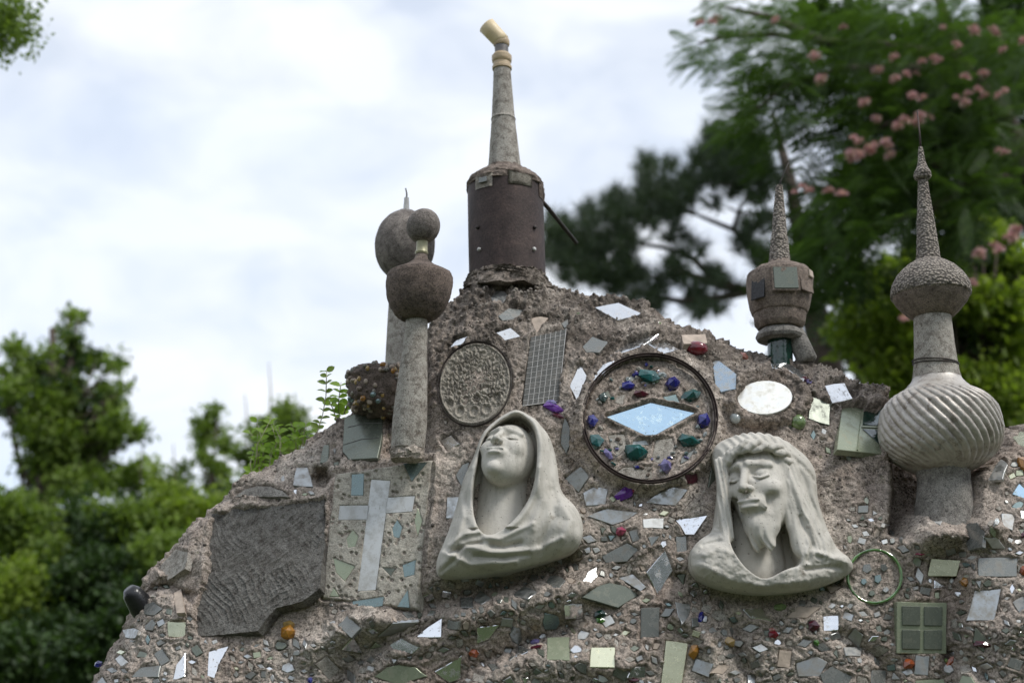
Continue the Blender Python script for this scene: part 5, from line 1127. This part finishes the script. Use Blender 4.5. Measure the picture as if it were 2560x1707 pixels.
def trunk_mesh(name, base, top, r0, r1, limbs, m, parent, seed=1, bend=0.1):
    r = random.Random(seed); mb = MB(); base = np.array(base, float); top = np.array(top, float); n = 7; pts = []
    for i in range(n):
        t = i / (n - 1); pts.append(base + (top - base) * t + np.array([r.uniform(-1, 1), r.uniform(-1, 1), 0]) * bend * (0 < i < n - 1))
    mb.tube(pts, [r0 + (r1 - r0) * i / (n - 1) for i in range(n)], 10)
    for L_ in limbs:
        L_ = np.array(L_, float); t = r.uniform(0.45, 0.95); a = base + (top - base) * t
        mid = (a + L_) / 2 + np.array([r.uniform(-.1, .1), r.uniform(-.1, .1), r.uniform(0, .15)]) * np.linalg.norm(L_ - a) * 0.5; rr_ = (r0 + (r1 - r0) * t) * 0.45
        mb.tube([a, a + (mid - a) * 0.5 + np.array([0, 0, 0.02]), mid, L_], [rr_, rr_ * 0.8, rr_ * 0.55, rr_ * 0.2], 6)
    return child(name, mb.mesh(name), M[m], parent, True)
def tree(name, label, cat, lobes, y, dens, leaf, m, seed, trunk_px, group=None, thick=1.0, tr=0.12, base_z=0.0, clump=0.16, aspect=0.55, trunk=True, yj=0.5, m2=None, limb_r=None):
    c0 = at(trunk_px[0], trunk_px[1], y); T = empty(name, (c0[0], y, base_z), label, cat, group)
    P, D = lobes_pts(lobes, y, dens, seed, thick, clump, yj); V, F = leaves(P, leaf, seed=seed, out=D, aspect=aspect)
    child('crown', mesh_np('crown', V, F), M[m], T)
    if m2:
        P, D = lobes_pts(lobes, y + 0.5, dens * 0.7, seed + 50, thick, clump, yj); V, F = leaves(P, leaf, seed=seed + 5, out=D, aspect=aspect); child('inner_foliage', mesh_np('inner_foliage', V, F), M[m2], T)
    if trunk:
        big = sorted(lobes, key=lambda l: -l[2])[:9]; top = max(lobes, key=lambda l: -l[1]); tp = at(trunk_px[0], top[1] + 30, y)
        trunk_mesh('trunk', (c0[0], y, base_z - 0.1), tp, tr, tr * 0.2, [at(l[0], l[1], y) for l in lobes], 'bark', T, seed)
    return T
z5 = lambda L_: [(a / 2.613, 750 + b / 2.613, c / 2.613) for a, b, c in L_]
z6 = lambda L_: [(1300 + a / 1.742, b / 1.742, c / 1.742) for a, b, c in L_]
tree('broadleaf_tree', 'tall loose leafed green tree at the left edge against the sky', 'tree', z5([(130, 330, 62), (60, 310, 25), (320, 340, 46), (420, 240, 45), (500, 270, 38), (450, 105, 20), (515, 120, 26), (480, 400, 80), (620, 410, 60), (745, 390, 34), (765, 430, 30), (280, 470, 120), (130, 430, 50), (140, 590, 100), (60, 700, 60),
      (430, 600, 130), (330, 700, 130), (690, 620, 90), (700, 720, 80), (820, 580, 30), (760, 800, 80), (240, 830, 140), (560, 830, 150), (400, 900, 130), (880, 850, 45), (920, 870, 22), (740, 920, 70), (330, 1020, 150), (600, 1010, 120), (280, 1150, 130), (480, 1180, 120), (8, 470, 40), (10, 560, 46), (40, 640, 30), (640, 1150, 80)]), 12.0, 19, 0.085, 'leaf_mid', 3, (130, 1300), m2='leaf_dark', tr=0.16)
for i, (L_, nm, lab) in enumerate([([(970, 1070, 30), (1000, 1100, 40), (1030, 1180, 50), (960, 1150, 40), (1000, 1230, 60)], 'slim_tree', 'pale pointed little tree in the middle of the left tree line'), ([(860, 1110, 60), (780, 1160, 80), (700, 1220, 70), (880, 1190, 60)], 'low_tree', 'low rounded green tree beside the tall left tree'),
        ([(1190, 1100, 44), (1180, 1160, 52), (1200, 1220, 50), (1160, 1250, 60)], 'slim_tree', 'small pointed tree just left of the loose two tiered tree'), ([(1420, 705, 26), (1370, 745, 34), (1310, 755, 32), (1340, 820, 56), (1410, 860, 66), (1330, 890, 50), (1470, 940, 56), (1500, 950, 30), (1310, 970, 46), (1330, 1040, 44), (1400, 1060, 40), (1450, 1110, 40), (1390, 1130, 50), (1510, 1110, 30), (1400, 1200, 60), (1480, 1240, 46)], 'two_tiered_tree', 'loose two tiered green tree between the gap and the mound'),
        ([(1840, 710, 50), (1950, 770, 52), (1900, 730, 44), (1860, 800, 80), (1740, 790, 50), (1680, 900, 60), (1640, 860, 30), (1780, 930, 110), (1900, 900, 100), (1640, 1000, 70), (1720, 1060, 110), (1640, 1120, 70), (1850, 1010, 90), (1980, 850, 44)], 'bushy_tree', 'bushy bright green tree rising behind the mound shoulder')]):
    tree(nm, lab, 'tree', z5(L_), [15, 14, 15, 14.5, 11.5][i], 22, [0.085, 0.09, 0.085, 0.09, 0.075][i], ['leaf_light', 'leaf_mid', 'leaf_mid', 'leaf_mid', 'leaf_mid'][i], 20 + i, (z5(L_)[0][0], 1300), tr=0.07, group='trees along the left skyline')
hz = [(60, 1330, 110, 'leaf_mid'), (200, 1330, 100, 'leaf_dark'), (330, 1310, 90, 'leaf_mid'), (440, 1300, 90, 'leaf_light'), (560, 1290, 80, 'leaf_light'), (650, 1240, 60, 'leaf_mid'), (40, 1480, 100, 'leaf_light'), (150, 1500, 110, 'leaf_dark'), (280, 1460, 110, 'leaf_dark'), (400, 1400, 90, 'leaf_mid'), (60, 1640, 120, 'leaf_dark'), (220, 1640, 120, 'leaf_dark'), (330, 1560, 80, 'leaf_dark'), (480, 1370, 70, 'leaf_mid')]
lab_ = ['mid green shrub under the tall left tree', 'dark shrub directly under the tall left tree trunk', 'mid green shrub right of the tall left tree', 'light green shrub below the slim pale tree', 'light green shrub nearest the mound slope', 'small green shrub touching the mound shoulder', 'bright green shrub low at the left edge', 'dark leafy shrub low on the left', 'very dark shrub beside the bright edge shrub', 'mid green shrub beside the mound slope', 'darkest shrub at the bottom left corner', 'dark shrub at the bottom beside the mound foot', 'dark shrub behind the black bottle', 'small mid green shrub leaning on the slope']
for i, (a, b, r, m) in enumerate(hz):
    L_ = [(a, b, r * 0.75)] + [(a + rnd.uniform(-.7, .7) * r, b + rnd.uniform(-.6, .6) * r, r * rnd.uniform(0.25, 0.5)) for _ in range(6)]
    y_ = 9.5 if b < 1400 else 8.5 - (b > 1550)
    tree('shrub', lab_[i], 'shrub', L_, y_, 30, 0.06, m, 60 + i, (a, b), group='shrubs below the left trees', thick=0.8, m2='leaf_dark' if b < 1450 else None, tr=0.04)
# leafy undergrowth that closes the view below the trees
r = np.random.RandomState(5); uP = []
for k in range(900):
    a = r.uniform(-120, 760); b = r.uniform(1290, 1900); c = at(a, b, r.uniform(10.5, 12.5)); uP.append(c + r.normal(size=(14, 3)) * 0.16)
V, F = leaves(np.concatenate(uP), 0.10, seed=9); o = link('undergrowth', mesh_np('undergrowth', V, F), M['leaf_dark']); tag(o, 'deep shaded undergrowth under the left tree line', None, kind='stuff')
# overhanging twig at the top left
tree('overhanging_branch', 'leafy branch tip hanging into the top left corner', 'branch', [(30, 25, 26), (62, 45, 20), (55, 85, 16), (20, 90, 26), (68, 120, 10), (5, 125, 18), (-40, 50, 60), (40, 60, 18)], 3.6, 26, 0.035, 'leaf_mid', 91, (-60, 60), trunk=False, yj=0.15)
# thin bare twigs behind the left skyline
for i, (a, b, c, d) in enumerate([(672, 905, 676, 1050), (612, 985, 618, 1120), (357, 1040, 352, 1180), (433, 1110, 436, 1230)]):
    q = rodp('bare_twig', [at(c, d, 13), at((a + c) / 2 + 3, (b + d) / 2, 13), at(a, b, 13)], [0.014, 0.010, 0.005], 'bark', None, 5) if False else link('bare_twig', MB().tube([at(c, d + 160, 13), at(c, d, 13), at((a + c) / 2 + 3, (b + d) / 2, 13), at(a, b, 13)], [0.014, 0.012, 0.008, 0.004], 5).mesh('bare_twig'), M['bark'])
    tag(q, ['thin bare twig above the bushy tree', 'shorter bare twig left of the bushy tree', 'bare twig right of the tall left tree', 'bare twig left of the two tiered tree'][i], 'twig', 'bare twigs above the tree line')
# vine with light leaves on the left shoulder, and leafy sprigs
def sprig(name, label, stems, leaf, m, seed, pair=0.03, y=0.42):
    r = random.Random(seed); c0 = at(*stems[0][0], y); T = empty(name, c0, label, 'plant'); lv = []
    for st in stems:
        pts = [at(a, b, y + r.uniform(-.02, .05)) for a, b in st]; rodp('stem', pts, [0.0022] + [0.0016] * (len(pts) - 2) + [0.0008], 'couple', T, 5)
        for a, b in zip(pts[:-1], pts[1:]):
            n = max(1, int(np.linalg.norm(b - a) / pair))
            for k in range(n):
                p = a + (b - a) * (k + 0.5) / n; d = (b - a) / np.linalg.norm(b - a)
                for s_ in (-1, 1): lv.append((p, d * 0.35 + np.array([s_ * 0.8, r.uniform(-.5, .5), r.uniform(-.1, .4)])))
    for p, d in lv:
        d = Vector(d).normalized(); L_ = leaf * r.uniform(0.6, 1.15); s = d.cross(Vector((r.uniform(-.6, .6), r.uniform(-1, -.2), r.uniform(.1, 1)))).normalized(); u = s.cross(d)
        bm = bmesh.new(); outl = [(0, 0), (0.2, 0.26), (0.5, 0.34), (0.8, 0.22), (1, 0), (0.8, -0.22), (0.5, -0.34), (0.2, -0.26)]
        vs = [bm.verts.new(Vector(p) + d * (a * L_) + s * (b * L_) + u * (abs(b) * 0.35 - a * a * 0.2) * L_) for a, b in outl]; ce = bm.verts.new(Vector(p) + d * 0.5 * L_ - u * 0.05 * L_)
        for k in range(8): bm.faces.new((vs[k], vs[(k + 1) % 8], ce))
        me = bpy.data.meshes.new('leaf'); bm.to_mesh(me); bm.free(); child('leaf', me, M[m], T, True)
    return T
sprig('wild_sprig', 'tall thin sprig with small oval leaves against the sky', [[(790, 1090), (806, 1040), (815, 990), (816, 950), (817, 922)]], 0.026, 'leaf_mid', 1, 0.020)
sprig('wild_sprig', 'bright leafy sprig tucked beside the pebble lump', [[(850, 1060), (846, 1010), (850, 975), (853, 955)], [(842, 1050), (832, 1020), (822, 1005)], [(860, 1035), (872, 1000), (876, 975)]], 0.032, 'leaf_vine', 2, 0.020)
sprig('wild_sprig', 'small sprig poking above the pebble lump', [[(884, 965), (893, 945), (905, 925), (911, 915)]], 0.022, 'leaf_mid', 3, 0.016)
vine = []; r = random.Random(4)
for k in range(22):
    a = r.uniform(625, 775); top = float(np.interp(a, [p[0] for p in OUT], [p[1] for p in OUT])); b = r.uniform(1015 + abs(a - 690) * 0.5, top - 15); vine.append([(a, top + 8), ((a + a + r.uniform(-30, 30)) / 2, (b + top) / 2), (a + r.uniform(-30, 30), b)])
sprig('leafy_vine', 'light green vine growing over the left shoulder of the mound', vine, 0.028, 'leaf_vine', 5, 0.026, y=0.75)
# moss sprigs along the shoulder

# ------------------------------------------------------------------ pine behind
PIN = z6([(170, 1010, 75), (240, 1080, 80), (150, 1100, 60), (250, 1180, 70), (330, 960, 62), (330, 1060, 80), (340, 1180, 80), (430, 880, 55), (460, 960, 80), (450, 1080, 80), (420, 1200, 80), (560, 730, 36), (600, 740, 36), (590, 830, 70), (670, 730, 30), (650, 840, 70), (560, 930, 80), (620, 960, 60), (830, 590, 34), (820, 680, 60), (850, 760, 80), (760, 800, 60), (720, 890, 60),
          (940, 720, 70), (930, 800, 60), (1000, 640, 70), (1040, 740, 70), (900, 640, 50), (520, 1180, 60), (480, 1260, 60), (600, 1260, 60), (690, 1160, 44), (700, 1220, 44), (600, 1330, 50), (780, 1290, 56), (860, 1330, 44), (790, 1350, 40), (900, 1240, 50), (1050, 850, 46), (1040, 1000, 50), (1000, 1080, 50), (1050, 1130, 50), (850, 1200, 40), (690, 1040, 40), (770, 1100, 40), (1090, 960, 46), (1060, 700, 60), (1100, 820, 60), (870, 890, 30)])
yp = 11.0; c0 = at(2150, 1100, yp); T = empty('pine_tree', (c0[0], yp, 0), 'dark long needled pine with bare crooked limbs behind the lantern tower', 'tree')
r = np.random.RandomState(8); tc_, td = [], []
for (a, b, rr_) in PIN:
    for q in range(int(20 * (rr_ * 1.742 / 60) ** 2) + 3):
        an, ra = r.uniform(0, 6.28), rr_ * r.rand() ** 0.55; tc_.append(at(a + ra * math.cos(an), b + ra * math.sin(an), yp + r.uniform(-.9, .9))); td.append([r.normal() * 0.5, r.normal() * 0.5, 0.6 + 0.4 * r.rand()])
tc_ = np.array(tc_); td = np.array(td); nt_ = len(tc_); m_ = 46
dd = td[:, None] * 0.75 + r.normal(size=(nt_, m_, 3)) * 0.75; dd /= np.linalg.norm(dd, axis=2, keepdims=True); L_ = 0.13 + 0.10 * r.rand(nt_, m_, 1)
a = tc_[:, None] + td[:, None] * r.rand(nt_, m_, 1) * 0.10 - 0.05; b = a + dd * L_; s = np.cross(dd, r.normal(size=(nt_, m_, 3))); s /= np.linalg.norm(s, axis=2, keepdims=True); s *= 0.0042
V = np.stack([a - s, a + s, b], 2).reshape(-1, 3); F = np.arange(len(V)).reshape(-1, 3); child('needles', mesh_np('needles', V, F), M['needle'], T)
mb = MB(); zz = lambda a, b, dy=0: at(1300 + a / 1.742, b / 1.742, yp + dy)
mb.tube([(c0[0] + 0.35, yp, -0.1), zz(1330, 1560), zz(1290, 1400), zz(1250, 1270), zz(1230, 1100), zz(1180, 800), zz(1100, 500)], [0.2, 0.17, 0.15, 0.12, 0.10, 0.07, 0.03], 12)
for br, r0 in (([(1250, 1280), (1000, 1268), (860, 1240), (720, 1190), (640, 1180)], 0.075), ([(1230, 1150), (1080, 1110), (980, 1060), (930, 1000), (830, 960), (760, 930)], 0.055), ([(1200, 950), (1060, 930), (960, 930), (900, 900)], 0.035), ([(1000, 1270), (850, 1300), (700, 1310), (560, 1290), (420, 1240)], 0.05), ([(930, 1000), (960, 900), (1010, 830)], 0.03),
               ([(860, 1240), (760, 1130), (640, 1080), (500, 1060), (330, 1080)], 0.04), ([(1180, 800), (1000, 760), (860, 720), (830, 640)], 0.04), ([(760, 930), (640, 900), (590, 800)], 0.03), ([(500, 1060), (400, 1000), (300, 980)], 0.02), ([(720, 1190), (560, 1210), (380, 1180)], 0.03), ([(1010, 830), (900, 800), (780, 800)], 0.025), ([(800, 1120), (760, 1040), (700, 980)], 0.02), ([(850, 1300), (780, 1330), (690, 1380), (640, 1440)], 0.018)):
    mb.tube([zz(a, b, rnd.uniform(-.3, .3)) for a, b in br], [r0 * (1 - 0.7 * i / (len(br) - 1)) for i in range(len(br))], 7)
child('trunk', mb.mesh('trunk'), M['bark'], T, True)

# ------------------------------------------------------------------ silk tree with pink flowers
ym = 5.6; T = empty('silk_tree', (3.6, ym + 0.6, 0), 'dark feathery silk tree with pink blossoms filling the upper right', 'tree')
def fronds(C, D, n_p=12, plen=0.062, Lf=0.22, seed=3):
    r = np.random.RandomState(seed); n = len(C); D = D / np.linalg.norm(D, axis=1, keepdims=True)
    up_ = np.array([0, 0, 1.0]) + r.normal(size=(n, 3)) * 0.25; s = np.cross(D, up_); s /= np.linalg.norm(s, axis=1, keepdims=True); u = np.cross(s, D)
    Ls = Lf * (0.7 + 0.6 * r.rand(n))[:, None]; V = []; 
    for k in range(n_p):
        t = (k + 0.6) / n_p; pl = plen * math.sin(math.pi * (0.12 + 0.8 * t)) * (Ls / Lf)
        base = C + D * Ls * t - np.array([0, 0, 1.0]) * Ls * 0.35 * t * t
        for sg in (-1, 1):
            dr = s * sg * 0.88 + D * 0.45 - u * 0.12; tip = base + dr * pl - np.array([0, 0, 1.0]) * pl * 0.25; wv = D * Ls * 0.30 / n_p
            V.append(np.stack([base - wv * 0.6, base + wv * 0.6, tip + wv * 0.5, tip - wv * 0.5], 1))
    V = np.concatenate(V, 0).reshape(-1, 3); return V, np.arange(len(V)).reshape(-1, 4)
SILK = z6([(860, 40, 40), (820, 90, 30), (900, 120, 60), (780, 200, 50), (760, 215, 40), (820, 270, 50), (880, 220, 60), (960, 60, 80), (1000, 160, 80), (960, 290, 60), (1000, 380, 50), (940, 480, 60), (920, 560, 50), (1000, 560, 60), (1060, 500, 60), (1120, 60, 100), (1120, 200, 90), (1150, 330, 70), (1200, 520, 50), (1040, 440, 50), (1260, 80, 110), (1280, 220, 90), (1350, 330, 60), (1180, 440, 40),
            (1420, 60, 120), (1500, 180, 100), (1560, 80, 120), (1600, 280, 100), (1720, 120, 130), (1750, 300, 120), (1880, 80, 130), (1900, 260, 130), (2050, 120, 140), (2100, 300, 130), (2200, 200, 130), (1480, 400, 60), (1600, 430, 80), (1560, 560, 90), (1720, 480, 100), (1850, 450, 100), (1980, 460, 100), (2130, 480, 110), (2200, 620, 100), (1680, 620, 100), (1500, 680, 90), (1420, 620, 50), (1600, 760, 110), (1480, 790, 90),
            (1400, 740, 60), (1350, 860, 70), (1300, 800, 50), (1280, 920, 60), (1400, 930, 90), (1500, 930, 100), (1620, 900, 100), (1300, 1020, 70), (1420, 1050, 90), (1540, 1040, 80), (1250, 1080, 50), (1330, 1120, 60), (1420, 1180, 40), (1300, 1200, 26), (1740, 740, 90), (1860, 620, 90), (1980, 620, 90), (2090, 640, 90), (1860, 760, 80), (1950, 850, 80), (2060, 780, 80), (2180, 800, 80), (1420, 480, 30), (1650, 1000, 60), (1980, 950, 60)])
r = np.random.RandomState(12); C, D = [], []
for (a, b, rr_) in SILK:
    for q in range(int(13 * (rr_ * 1.742 / 60) ** 2) + 3):
        an, ra = r.uniform(0, 6.28), rr_ * r.rand() ** 0.7; C.append(at(a + ra * math.cos(an), b + ra * math.sin(an), ym + r.uniform(-.5, .9))); D.append([-0.55 + r.normal() * 0.5, -0.25 + r.normal() * 0.5, -0.18 + r.normal() * 0.38])
C = np.array(C); D = np.array(D); V, F = fronds(C, D); child('crown', mesh_np('crown', V, F), M['leaf_mimosa'], T)
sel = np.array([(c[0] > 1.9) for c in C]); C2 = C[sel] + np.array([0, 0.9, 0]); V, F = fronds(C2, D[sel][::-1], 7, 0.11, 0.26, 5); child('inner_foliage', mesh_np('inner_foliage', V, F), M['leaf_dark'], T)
mb = MB(); zz = lambda a, b, dy=0: at(1300 + a / 1.742, b / 1.742, ym + 0.6 + dy)
mb.tube([(3.6, ym + 0.6, -0.1), (3.5, ym + 0.6, 1.2), zz(2350, 1200), zz(2250, 800), zz(2100, 500), zz(1900, 250), zz(1800, -100)], [0.15, 0.14, 0.12, 0.10, 0.08, 0.05, 0.03], 12)
for br in ([(2250, 800), (2000, 760), (1750, 700), (1550, 760), (1350, 900)], [(2100, 500), (1850, 480), (1600, 540), (1450, 620)], [(1900, 250), (1600, 200), (1300, 180), (1100, 150), (900, 160), (780, 190)], [(1980, 350), (1700, 300), (1400, 300), (1150, 380), (1000, 500)], [(1300, 180), (1100, 80), (880, 30)], [(2000, 760), (1800, 900), (1500, 1000), (1330, 1080)]):
    mb.tube([zz(a, b, rnd.uniform(-.2, .2)) for a, b in br], [0.045 * (1 - 0.75 * i / (len(br) - 1)) for i in range(len(br))], 7)
child('trunk', mb.mesh('trunk'), M['bark'], T, True)
# blossoms: brushes of thin filaments
def puff(seed):
    r = np.random.RandomState(seed); n = 90; d = r.normal(size=(n, 3)); d[:, 2] = np.abs(d[:, 2]) * 0.8; d /= np.linalg.norm(d, axis=1, keepdims=True); L_ = 0.034 * (0.7 + 0.4 * r.rand(n, 1)); s = np.cross(d, r.normal(size=(n, 3))); s /= np.linalg.norm(s, axis=1, keepdims=True)
    V = np.stack([d * 0.004 - s * 0.0008, d * 0.004 + s * 0.0008, d * L_ + s * 0.0022, d * L_ - s * 0.0022], 1).reshape(-1, 3); return mesh_np('flower', V, np.arange(len(V)).reshape(-1, 4))
PF = [puff(k) for k in range(4)]
FL = z6([(845, 95, 18), (795, 105, 14), (1120, 100, 16), (1740, 430, 30), (1720, 530, 40), (1770, 520, 30), (1660, 545, 24), (1540, 650, 32), (1500, 670, 28), (1450, 690, 20), (1600, 640, 24), (1460, 620, 18), (1430, 680, 14), (1410, 850, 18), (1250, 820, 22), (1190, 850, 16), (1340, 845, 10), (1930, 430, 30), (1990, 420, 30), (1740, 265, 18), (1800, 270, 20), (1690, 330, 24), (1640, 345, 18), (1720, 315, 16), (2060, 140, 20), (1900, 210, 18), (2100, 400, 26), (2090, 670, 18), (2010, 320, 20), (1930, 350, 16), (2180, 180, 20),
         (2000, 1120, 30), (2090, 1090, 30), (2130, 1040, 26), (2170, 1020, 20), (1990, 1240, 22), (1690, 1400, 20), (1620, 690, 16), (1500, 450, 10), (1310, 350, 14), (1270, 250, 12), (1540, 520, 16), (2150, 1000, 16), (1980, 130, 14), (1400, 130, 10), (1560, 310, 12), (1850, 130, 12), (2110, 230, 14), (1640, 260, 12)])
for (a, b, rr_) in FL:
    for q in range(max(1, int(rr_ / 4.6))):
        an, ra = rnd.uniform(0, 6.28), rr_ * rnd.random() ** 0.5; o = bpy.data.objects.new('flower', PF[rnd.randrange(4)]); COL.objects.link(o); o.parent = T
        o.location = Vector([float(v) for v in at(a + ra * math.cos(an) * 1.2, b + ra * math.sin(an) * 0.8, ym - rnd.uniform(0.35, 0.7))]) - T.location; o.rotation_euler = (rnd.uniform(-.6, .6), rnd.uniform(-.6, .6), 0); s_ = rnd.uniform(0.8, 1.5); o.scale = (s_, s_, s_)
for p in PF: p.materials.append(M['flower'])
# ------------------------------------------------------------------ light broadleaf tree behind the urn tower
tree('maple_tree', 'light green broad leafed tree behind the fluted urn tower', 'tree', z6([(1350, 1440, 24), (1400, 1420, 36), (1420, 1500, 44), (1400, 1290, 28), (1480, 1180, 44), (1500, 1300, 80), (1460, 1400, 60), (1560, 1240, 80), (1600, 1380, 100), (1540, 1500, 90), (1660, 1180, 60), (1880, 950, 56), (1900, 1060, 80), (2000, 1000, 60), (1960, 1160, 90), (2080, 1060, 80), (1850, 1200, 70), (2100, 1200, 100), (1980, 1320, 100), (2150, 1350, 110), (1720, 1420, 90), (1720, 1560, 110),
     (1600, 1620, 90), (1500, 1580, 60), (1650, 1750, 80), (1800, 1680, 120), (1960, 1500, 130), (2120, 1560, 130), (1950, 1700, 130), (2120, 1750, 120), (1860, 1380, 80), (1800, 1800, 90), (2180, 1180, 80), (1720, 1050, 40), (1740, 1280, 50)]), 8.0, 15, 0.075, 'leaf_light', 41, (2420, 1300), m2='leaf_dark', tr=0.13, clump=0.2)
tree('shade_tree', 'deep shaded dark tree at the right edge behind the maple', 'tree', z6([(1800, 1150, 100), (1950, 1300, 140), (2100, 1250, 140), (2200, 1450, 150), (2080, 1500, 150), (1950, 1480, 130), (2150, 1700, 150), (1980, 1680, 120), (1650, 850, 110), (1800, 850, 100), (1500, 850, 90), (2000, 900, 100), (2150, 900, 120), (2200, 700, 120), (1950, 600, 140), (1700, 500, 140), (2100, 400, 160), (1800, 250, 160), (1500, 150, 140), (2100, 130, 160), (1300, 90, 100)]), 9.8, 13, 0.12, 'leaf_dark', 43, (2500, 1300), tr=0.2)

# ------------------------------------------------------------------ unseen tree belt added behind the viewpoint: blocks low sky, darkens mirrors
r = np.random.RandomState(77); wp = []
for k in range(2600):
    an = r.uniform(math.radians(-200), math.radians(20)); ra = r.uniform(8.5, 12.5); top = 5.6 + 1.6 * math.sin(an * 5) + 0.8 * math.sin(an * 13 + 1)
    if math.sin(an) > 0.15: continue
    c = np.array([ra * math.cos(an), -3.0 + ra * math.sin(an), top * r.rand() ** 0.8]); wp.append(c + r.normal(size=(10, 3)) * 0.30)
V, F = leaves(np.concatenate(wp), 0.34, seed=19); o = link('added_tree_belt', mesh_np('added_tree_belt', V, F), M['leaf_dark']); tag(o, 'unseen tree belt added behind the viewpoint to block low sky', None, kind='stuff')
